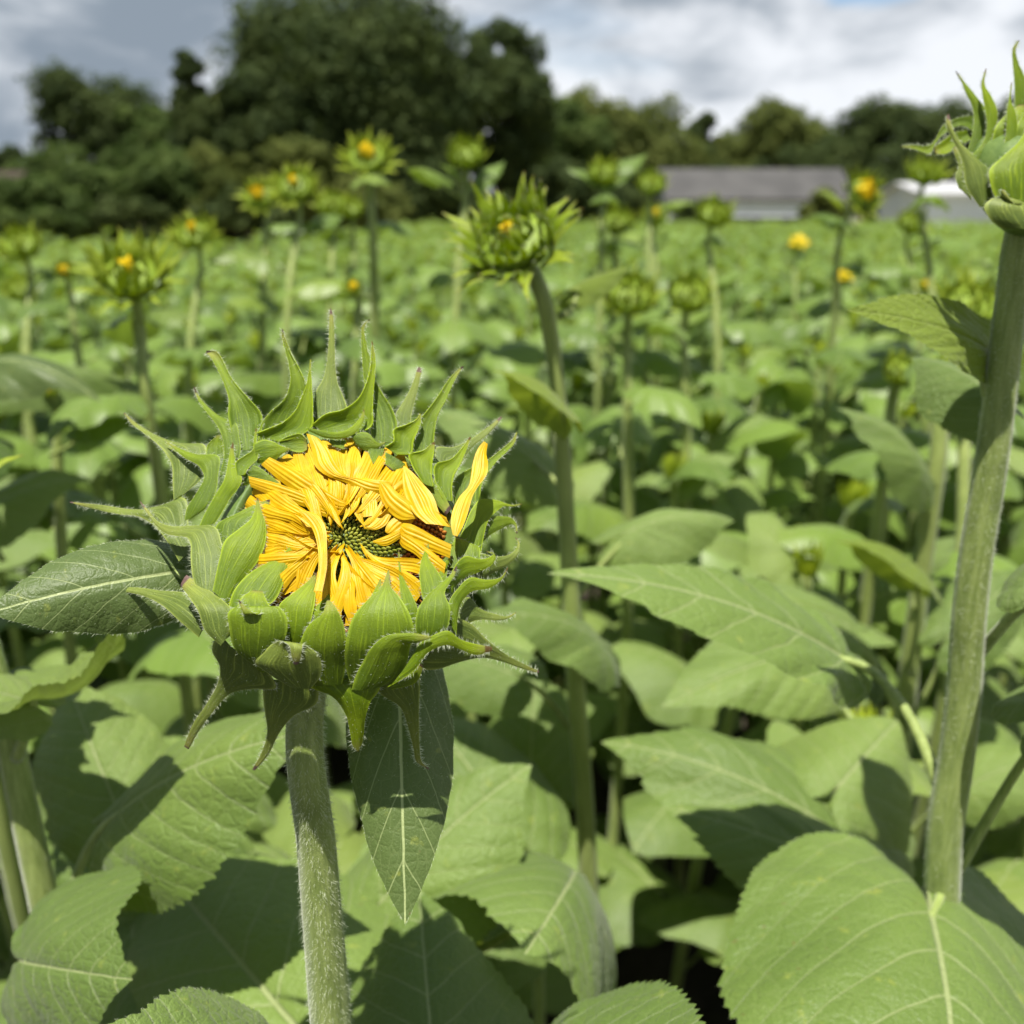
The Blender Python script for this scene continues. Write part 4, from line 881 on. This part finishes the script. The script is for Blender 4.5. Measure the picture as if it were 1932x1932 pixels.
leafplant(1230, 2120, .38, 'short leafy plant at the bottom edge with one round serrated leaf showing', [
  ((1070, 2095, .47), (1440, 2085, .42), dict(wf=1.1, kind='round', seed=44, up=(0, -.6, .8), arch=.05, wave=.02, serr=.05)),
  ((1000, 1985, .62), (880, 2250, .52), dict(wf=1.1, seed=45, up=(0, -.6, .8))),
], (0, .55))
leafplant(1600, 1950, .80, 'leafy plant with wide overlapping leaves left of the tall right stem', [
  ((1605, 1588, .80), (1120, 1392, .86), dict(wf=.62, seed=46, up=(.05, -.45, .9), arch=.12, fold=-.12, wave=.02)),
  ((1585, 1480, .82), (1695, 1360, .88), dict(wf=1.3, seed=47, up=(0, -.5, .85), arch=.05)),
  ((1650, 1680, .74), (1230, 1520, .80), dict(wf=.6, seed=48, up=(.05, -.45, .9), arch=.1, fold=-.1)),
  ((1540, 1230, .95), (1260, 1330, .90), dict(wf=.7, seed=49, up=(0, -.5, .9), arch=.1)),
], (0, .86))
leafplant(500, 1990, .66, 'shaded plant with big dark leaves behind the hairy stem', [
  ((600, 1990, .58), (300, 1640, .78), dict(wf=.85, seed=50, up=(.1, -.6, .8), arch=.07)),
  ((330, 1720, .74), (60, 1480, .80), dict(wf=.8, seed=51, up=(-.1, -.5, .85), arch=.08)),
  ((250, 1760, .72), (330, 2060, .60), dict(wf=.9, seed=52, up=(-.1, -.6, .8), arch=.05)),
  ((420, 1540, .85), (150, 1400, .85), dict(wf=.8, seed=53, up=(0, -.5, .9), arch=.08)),
], (0, .84))
leafplant(1010, 1850, .92, 'leafy plant just behind the middle stem, low among the broad leaves', [
  ((960, 1560, .86), (790, 1340, .95), dict(wf=.9, seed=54, up=(.1, -.5, .85))),
  ((1000, 1480, .95), (1010, 1250, 1.0), dict(wf=.9, seed=55, up=(0, -.4, .9))),
  ((880, 1620, .86), (640, 1660, .80), dict(wf=.9, seed=56, up=(0, -.6, .85))),
], (0, .86))

# ------------------------------------------------------------------ middle plant with a shaggy bud
def budplant(label, hx, hy, Y, rpx, foot, stempx=None, open_=.6, yellow=0.0, nrmv=(0, -.65, .8), nb=46, lod=1, leaves=(), seed=0, srad=.006, mids=(), subs=False, spread=1.0, mat='bractfar', auto=5, hair=0.0, neckp=None):
    rg = np.random.default_rng(1000 + seed)
    c = atY(hx, hy, Y); d = Y / (FWD[1] + (966 - hy) / F * UPV[1]); Rr_ = rpx / F * d
    n = nrm(nrmv); neck = c - n * Rr_ * .6
    if neckp: neck = atY(*neckp)
    pts = [atY(mx, my, Y + dy) for mx, my, dy in mids]
    f = np.array([atY(*foot)[0], foot[2], 0.0]) if foot else np.array([c[0] + rg.normal(0, .01), Y + .01, 0])
    if not pts: pts = [np.array([c[0] * .7 + f[0] * .3, Y, c[2] - .10])]
    root = empty('sunflower_plant', f, label, 'sunflower', GP); mb = MB()
    P_ = ([c - n * Rr_ * .3, neck] if neckp else [neck, neck - n * Rr_ * .35 - [0, 0, Rr_ * .6]]) + pts + [f * [1, 1, 0]]
    tube(mb, P_[::-1], [srad * 1.35, srad * 1.2, srad, srad * .9, srad], 14, 40, .03)
    mb.build('stem', [M['stemfar'], M['hair']], root, f)
    bud(c, n, Rr_ * .70, rg, root, f, nb, open_, yellow, subs, lod, mat, spread, hair)
    for bp, tp_, kw in leaves:
        kw = dict(kw); pts_ = kw.pop('p', None); base = atY(*bp)
        if pts_ is None:
            zz = max(base[2] - .06, .1); k = np.clip((c[2] - zz) / c[2], 0, 1); s = c * (1 - k) + f * k; s[2] = zz; pt = [s, (s + base) / 2 + [0, 0, -.01]]
        else: pt = [atY(*q) for q in pts_]
        leaf_part(root, f, base, atY(*tp_), kw.pop('wf', .9), np.array(kw.pop('up', (0, -.45, .9))), pet=pt, pr=.0026, pmat='stemfar', **kw)
    for k in range(auto):
        z = c[2] - .09 - .085 * k + rg.normal(0, .01); az = k * 2.4 + seed; s = np.array([f[0] * .6 + c[0] * .4, Y, z]); L = .075 + .022 * k
        o = np.array([math.cos(az), math.sin(az), 0]); base = s + o * (.05 + .008 * k) + [0, 0, .04]; tip = base + o * L + [0, 0, rg.uniform(-.05, .01)]
        leaf_part(root, f, base, tip, rg.uniform(.8, 1), np.array([0, 0, 1]) + o * .2, mat='leaffar', seed=seed * 10 + k, pet=[s, s + o * .03 + [0, 0, .015]], pr=.002, pmat='stemfar', arch=.12, wave=.03)
    return root
budplant('shaggy green bud with a yellow speck on a curved stem behind the flower head', 968, 455, .82, 98, (1120, 1700, .84), mids=[(1043, 660, .0), (1057, 800, .0), (1070, 1000, .0), (1084, 1260, .0), (1106, 1560, .0)], open_=.8, yellow=.2, nb=72, neckp=(1012, 530, .815), lod=0, subs=True, seed=1, srad=.0074, spread=1.2, nrmv=(-.3, -.7, .75), hair=.15, leaves=[
  ((1083, 545, .84), (1192, 508, .86), dict(wf=.55, mat='leafbright', seed=61, arch=.06, fold=-.3, p=[(1057, 596, .82), (1078, 585, .83)], kind='heart')),
  ((1062, 765, .80), (935, 703, .76), dict(wf=.62, mat='leafbright', seed=62, arch=.12, fold=-.35, up=(.1, .3, .9), p=[(1062, 830, .82), (1066, 790, .81)])),
  ((1012, 868, .86), (798, 778, .90), dict(wf=.6, seed=63, arch=.12, fold=-.2, p=[(1070, 930, .83), (1040, 900, .84)])),
  ((960, 1268, .80), (790, 1240, .84), dict(wf=.8, seed=64, arch=.1, p=[(1088, 1395, .84), (1050, 1340, .83), (1000, 1290, .81)])),
  ((1130, 1205, .80), (900, 1160, .74), dict(wf=.6, seed=65, arch=.1, fold=-.1, p=[(1090, 1290, .84), (1120, 1240, .82)])),
  ((1190, 1000, .86), (1385, 985, .88), dict(wf=.7, seed=66, arch=.14, fold=-.3, p=[(1085, 1130, .84), (1140, 1060, .85)])),
], auto=0)
EXTRA = [
 # label, hx, hy, Y, rpx, foot, kwargs
 ('spiky green bud with a yellow fleck, left of the flower head and above it', 245, 520, 1.15, 74, None, dict(mids=[(268, 690, 0), (300, 900, 0)], open_=.8, yellow=.25, nb=60, nrmv=(.1, -.6, .8), spread=1.15, srad=.007, seed=2, lod=0)),
 ('round green bud in the middle distance to the right of the shaggy bud', 1190, 558, 1.5, 58, None, dict(mids=[(1184, 760, 0), (1186, 1000, 0)], seed=3, open_=.5, srad=.0075)),
 ('paler round bud immediately right of the round bud in the middle distance', 1300, 556, 1.8, 50, None, dict(mids=[(1295, 760, 0)], seed=4, open_=.45, srad=.0075)),
 ('tall bud with a yellow heart standing highest above the field against the dark trees', 692, 297, 2.0, 50, None, dict(mids=[(703, 430, 0), (706, 560, 0)], yellow=.62, open_=.75, seed=5, nrmv=(0, -.8, .8), srad=.008, auto=3)),
 ('bud showing a yellow patch, left one of two neighbours before the dark trees', 490, 372, 2.25, 36, None, dict(yellow=.8, open_=.7, seed=6, nrmv=(-.1, -.85, .6))),
 ('green bud directly right of the yellow patched bud before the dark trees', 556, 352, 2.15, 46, None, dict(yellow=.3, open_=.7, seed=7, nrmv=(0, -.8, .7))),
 ('small pale green bud between the yellow patched pair and the tallest bud', 625, 385, 2.5, 36, None, dict(seed=8, open_=.45)),
 ('small leafy green bud just left of the stem of the tallest bud', 662, 393, 2.6, 30, None, dict(seed=9, open_=.4)),
 ('pale green bud with two spread leaves under it, above and left of the shaggy bud', 880, 290, 2.0, 42, None, dict(seed=10, open_=.4, leaves=[((865, 330, 2.0), (828, 312, 1.95), dict(wf=.5, mat='leaffar')), ((905, 345, 2.0), (955, 305, 2.05), dict(wf=.5, mat='leaffar'))])),
 ('leafy bud right of the shaggy bud with a long leaf pointing right', 1140, 325, 2.3, 36, None, dict(seed=11, open_=.4, leaves=[((1150, 335, 2.3), (1225, 292, 2.35), dict(wf=.5, mat='leaffar')), ((1120, 340, 2.3), (1065, 320, 2.3), dict(wf=.5, mat='leaffar'))])),
 ('small round bud just left of the grey roof', 1229, 346, 2.6, 32, None, dict(seed=12, open_=.45)),
 ('yellow green half hidden bud low below the small round bud by the grey roof', 1237, 408, 2.9, 28, None, dict(seed=13, yellow=.5, open_=.4)),
 ('bright green bud in front of the left end of the white wall', 1348, 402, 2.2, 42, None, dict(seed=14, open_=.5, nrmv=(.1, -.6, .8))),
 ('bud low between the shaggy bud and the leafy bud', 1165, 418, 2.4, 36, None, dict(seed=15, open_=.4)),
 ('opening bud with bright yellow petals before the right end of the grey roof', 1628, 365, 2.15, 42, None, dict(mids=[(1590, 430, 0), (1572, 620, 0)], seed=16, yellow=.95, open_=.6, nrmv=(.2, -.8, .35), leaves=[((1590, 385, 2.15), (1540, 362, 2.1), dict(wf=.5, mat='leafbright'))])),
 ('round green bud before the white shed', 1748, 325, 2.2, 42, None, dict(seed=17, open_=.45, nrmv=(0, -.5, .9))),
 ('small green bud below the round bud in front of the shed', 1722, 420, 2.9, 34, None, dict(seed=18, open_=.4)),
 ('pale yellowish bud standing alone near the left', 366, 442, 2.0, 46, None, dict(seed=19, yellow=.3, open_=.6)),
 ('green bud at the far left edge', 38, 462, 2.1, 44, None, dict(seed=20, open_=.5)),
 ('small bud at the left edge beneath the larger one', 36, 545, 2.3, 32, None, dict(seed=22, open_=.4)),
 ('open orange yellow flower low at the left', 122, 510, 1.9, 22, None, dict(seed=23, yellow=.9, open_=.3, nrmv=(.2, -.9, .4))),
 ('yellow flower among the leaves right above the tallest bracts of the flower head', 668, 543, 1.55, 22, None, dict(seed=24, yellow=.9, open_=.3, nrmv=(-.2, -.9, .5))),
 ('tiny yellow flower at the left among shaded leaves', 96, 736, 1.1, 18, None, dict(seed=25, yellow=.9, open_=.3)),
 ('tiny yellow flower in the far field below the grey roof', 1505, 462, 4.5, 20, None, dict(seed=26, yellow=1.1, open_=.4, auto=3)),
 ('small yellow flower left of a long pale stem on the right', 1592, 524, 3.2, 20, None, dict(seed=27, yellow=1.1, open_=.4, auto=3)),
 ('small yellow flower above the bright upper leaf of the tall right plant', 1745, 540, 2.8, 18, None, dict(seed=28, yellow=.9, open_=.4)),
 ('bright green bud partly behind the bright upper leaf on the right', 1835, 575, 1.3, 66, None, dict(seed=29, open_=.55, srad=.007)),
 ('young bud on a pale stem in the right middle distance', 1700, 700, 1.35, 40, None, dict(mids=[(1672, 860, 0), (1625, 1200, 0)], seed=30, open_=.4, srad=.0085)),
]
for lab, hx, hy, Y, rp_, ft, kw in EXTRA: budplant(lab, hx, hy, Y, rp_, ft, **kw)
budplant('thick pale stem with nodding leaves left of the tall right plant', 1795, 690, 1.02, 34, (1690, 1650, 1.0), mids=[(1770, 860, 0), (1735, 1110, 0), (1700, 1400, 0)], open_=.35, seed=33, srad=.0095, auto=0, leaves=[
  ((1745, 880, 1.0), (1568, 768, 1.02), dict(wf=.62, seed=71, arch=.14, fold=-.25, p=[(1735, 1010, 1.02), (1745, 940, 1.01)])),
  ((1735, 1075, .97), (1580, 1022, .95), dict(wf=.6, mat='leafbright', seed=72, arch=.12, fold=-.35, up=(.1, .2, .9), p=[(1715, 1270, 1.0), (1732, 1160, .98)])),
  ((1745, 1060, 1.02), (1800, 1015, 1.05), dict(wf=.6, seed=73, arch=.1, p=[(1725, 1150, 1.01)])),
  ((1800, 1190, 1.0), (1940, 1080, 1.05), dict(wf=.8, seed=74, p=[(1700, 1400, 1.0), (1760, 1280, 1.0)])),
  ((1830, 1480, .9), (2000, 1420, .9), dict(wf=.9, seed=75, p=[(1690, 1600, .98), (1760, 1530, .95)])),
  ((1600, 1180, 1.02), (1400, 1130, 1.0), dict(wf=.7, seed=76, p=[(1700, 1400, 1.0), (1660, 1270, 1.0)])),
])
budplant('plant cut by the left edge whose long dark leaves arch into the picture', -70, 560, 1.0, 60, None, open_=.5, seed=34, srad=.008, auto=2, leaves=[
  ((-45, 690, .98), (205, 775, .96), dict(wf=.5, seed=81, arch=.20, fold=-.3, mat='leafyoung')),
  ((-30, 720, 1.1), (300, 760, 1.2), dict(wf=.42, seed=82, arch=.16, fold=-.2)),
  ((-30, 960, 1.0), (180, 900, 1.05), dict(wf=.8, seed=83, arch=.1)),
])

# ------------------------------------------------------------------ the field: leafy plants standing in it one by one
def proto_parts(seed, H, nl, lod):
    """returns list of (name, arrays) in plant space"""
    rg = np.random.default_rng(seed); parts = []
    lean = rg.normal(0, .03, 2); top = np.array([lean[0], lean[1], H])
    mb = MB(); tube(mb, [(0, 0, -.02), (lean[0] * .3, lean[1] * .3, H * .5), tuple(top)], [.010, .009, .006], (10, 6, 4)[lod], (12, 5, 3)[lod], 0, 0, False); parts.append(('stem', mb, 'stemfar'))
    for k in range(nl):
        t = k / (nl - 1); z = H * (.26 + .72 * t) ; az = k * 2.39996 + rg.normal(0, .3); o = np.array([math.cos(az), math.sin(az), 0])
        pl = (.105 - .065 * t) * rg.uniform(.8, 1.2); L = (.185 - .08 * t) * rg.uniform(.85, 1.2)
        s = np.array([lean[0] * z / H, lean[1] * z / H, z]); up = .35 + .8 * t ** 2
        base = s + pl * nrm(o + [0, 0, up]); dz = rg.uniform(-.45, .12) + .35 * t ** 3
        tip = base + L * nrm(o + [0, 0, dz])
        V, q, tr, uv, _ = leaf_local(L, rg.uniform(.85, 1.12), (44, 20, 9)[lod], (6, 3, 1)[lod], rg.uniform(.08, .2), rg.uniform(-.12, .2), (.035, .04, .0)[lod], (.05, .03, 0)[lod], seed * 100 + k, 'heart', rg.normal(0, .15), .5, 22)
        mb = MB(); mb.add(place(V, base, tip, np.array([0, 0, 1.0]) + o * .25 * (1 - dz) + rg.normal(0, .14, 3)), q if len(q) else None, tr, uv)
        if lod < 2: tube(mb, [s, s + (base - s) * .5 - [0, 0, .006], base], [.0032, .0026, .002], (6, 3)[lod], (6, 3)[lod], 0, 1, False)
        parts.append(('leaf', mb, 'leaf' if lod == 0 else 'leaffar'))
    # closed bud wrapped in small green bracts
    mb = MB(); a, b, n = frame((rg.normal(0, .2), rg.normal(0, .2) - .1, 1)); Rb = rg.uniform(.012, .022)
    for k in range((14, 9, 5)[lod]):
        ph = k * 2.4; rad = math.cos(ph) * a + math.sin(ph) * b; tn = -math.sin(ph) * a + math.cos(ph) * b; out = rg.uniform(.2, .9)
        p0 = top + Rb * .6 * rad; p1 = p0 + Rb * (1.1 * n + out * .6 * rad); p2 = p1 + Rb * rg.uniform(.8, 1.8) * (n * .8 + (out - .5) * rad)
        w_ = Rb * .45; v = np.array([p0 - tn * w_ * .6, p0 + tn * w_ * .6, p1 - tn * w_ * .7, p1 + tn * w_ * .7, p2])
        mb.add(v, [[0, 1, 3, 2]], [[2, 3, 4]], [[0, 0], [1, 0], [0, .6], [1, .6], [.5, .9]])
    parts.append(('head', mb, 'bractfar')); return parts

FG = 'leafy sunflower plants of the field'
def edge_y(x, y):      # the sown area reaches further back on the right
    return 13.5 + 0.0 * y if x < -3.2 + 0.0 * y else 39
occupied = [np.array(o.location[:2]) for o in bpy.data.objects if o.name.startswith('sunflower_plant')]
rgf = np.random.default_rng(77)
pts = []
row = 0; y = .50
while y < 39:
    sp = .29 if y < 8 else (.33 if y < 14 else (.42 if y < 24 else .55))
    hwid = y * .56 + .35; nx = int(hwid / sp) + 1
    for k in range(-nx, nx + 1):
        px_, py_ = (k + .5 * (row % 2)) * sp + rgf.normal(0, .06), y + rgf.normal(0, .07)
        if px_ < -3.2 - 0.12 * 0 and py_ > 13.5: continue
        if min((np.hypot(*(o - [px_, py_])) for o in occupied), default=9) < (.075 if y < 2.5 else .05): continue
        pts.append((px_, py_))
    y += sp * .95; row += 1
pts.sort(key=lambda p: p[1])
pts = [p for p in pts if abs(p[0]) < p[1] * .56 + .33]
HH = lambda rg_, y: (0.70 if y < .62 else 0.84 if y < .9 else .93 if y < 1.2 else .98 if y < 1.8 else 1.03) + rg_.normal(0, .035 if y < 2 else .06) + (.03 if y > 3 else 0)
NIND = 270
near = [p for p in pts[:NIND] if p[1] < 1.9]; mid = pts[len(near):NIND]; far = pts[NIND:]
# near: full plants with parts
protos = []
for s in range(6):
    parts = proto_parts(500 + s, 1.0, 10, 0); protos.append([(n_, mb.mesh(n_, [M[m_], M['stemfar']])) for n_, mb, m_ in parts])
NEARLAB = 'unopened sunflower plant among the near leaves, %s'
def side(x, y):
    q = x / y
    return 'left, below the large flower head' if q < -.12 else ('around the curved stem' if q < .17 else 'around the thick right stem')
for i_, (x, y) in enumerate(near):
    h = HH(rgf, y); sd = side(x, y); root = empty('sunflower_plant', (x, y, 0), NEARLAB % sd, 'sunflower', 'unopened leafy foreground plants ' + sd)
    root.rotation_euler = (rgf.normal(0, .04), rgf.normal(0, .04), rgf.uniform(0, 6.28)); root.scale = (1, 1, h)
    k = min(1.15, max(.9, h)); root.scale = (k * rgf.uniform(.95, 1.15),) * 2 + (h,)
    for n_, me in protos[i_ % 6]:
        o = bpy.data.objects.new(n_, me); col.objects.link(o); o.parent = root
# middle: one mesh per plant (its parts are only a few pixels each)
mp_ = []
for s in range(9):
    mb = MB(); slots = ['leaffar', 'stemfar', 'bractfar']
    for n_, pm, m_ in proto_parts(600 + s, 1.0, 11, 1):
        v, q, t, uv, qm, tm = pm.arrays(); b0 = {'stem': 1, 'leaf': 0, 'head': 2}[n_]
        off = mb.n; mb.v.append(v); mb.uv.append(uv); mb.n += len(v)
        mb.q.append(q + off); mb.qm.append(np.where(qm == 1, 1, b0)); mb.t.append(t + off); mb.tm.append(np.where(tm == 1, 1, b0))
    mp_.append(mb.mesh('sunflower_plant', [M[k] for k in slots]))
for i_, (x, y) in enumerate(mid):
    o = bpy.data.objects.new('sunflower_plant', mp_[i_ % 9]); col.objects.link(o); h = HH(rgf, y); o.location = (x, y, 0)
    o.rotation_euler = (rgf.normal(0, .05), rgf.normal(0, .05), rgf.uniform(0, 6.28)); k = rgf.uniform(.95, 1.15); o.scale = (k, k, h)
    q = x / y; sd = 'left' if q < -.2 else ('centre' if q < .17 else 'right')
    wh = {'left': 'left of the flower head', 'centre': 'right of the flower head', 'right': 'towards the right edge'}[sd]
    dp = 'nearer' if y < 3.6 else 'further'
    tag(o, 'unopened sunflower plant in the %s crowded rows, %s' % (dp, wh), 'sunflower', '%s unopened field plants, %s' % (dp, sd))
# far: past the ones that can be told apart, the crop reads as one mass
fp = []
for s in range(6):
    vs, qs, ts, us, ms = [], [], [], [], []; off = 0
    mb = MB()
    for n_, pm, m_ in proto_parts(700 + s, 1.0, 11, 2):
        v, q, t, uv, qm, tm = pm.arrays(); mb.add(v, q, t, uv, {'stem': 1, 'leaf': 0, 'head': 2}[n_])
    fp.append(mb.arrays())
big = MB(); yel = []
for i_, (x, y) in enumerate(far):
    v, q, t, uv, qm, tm = fp[i_ % 6]; a_ = rgf.uniform(0, 6.28); k = rgf.uniform(1.0, 1.3) * (1 if y < 16 else 1.35); h = HH(rgf, y) + (.02 if y < 16 else 0)
    Rz = np.array([[math.cos(a_), -math.sin(a_), 0], [math.sin(a_), math.cos(a_), 0], [0, 0, 1]])
    vv = (v * [k, k, h]) @ Rz.T + [x, y, 0]
    off = big.n; big.v.append(vv); big.uv.append(uv); big.n += len(vv); big.q.append(q + off); big.qm.append(qm); big.t.append(t + off); big.tm.append(tm)
o = big.build('sunflower_field', [M['leaffar'], M['stemfar'], M['bractfar']]); tag(o, 'far part of the sunflower field merging into one green mass', 'crop', kind='stuff')
print('near', len(near), 'mid', len(mid), 'far', len(far), 'objects', len(bpy.data.objects))
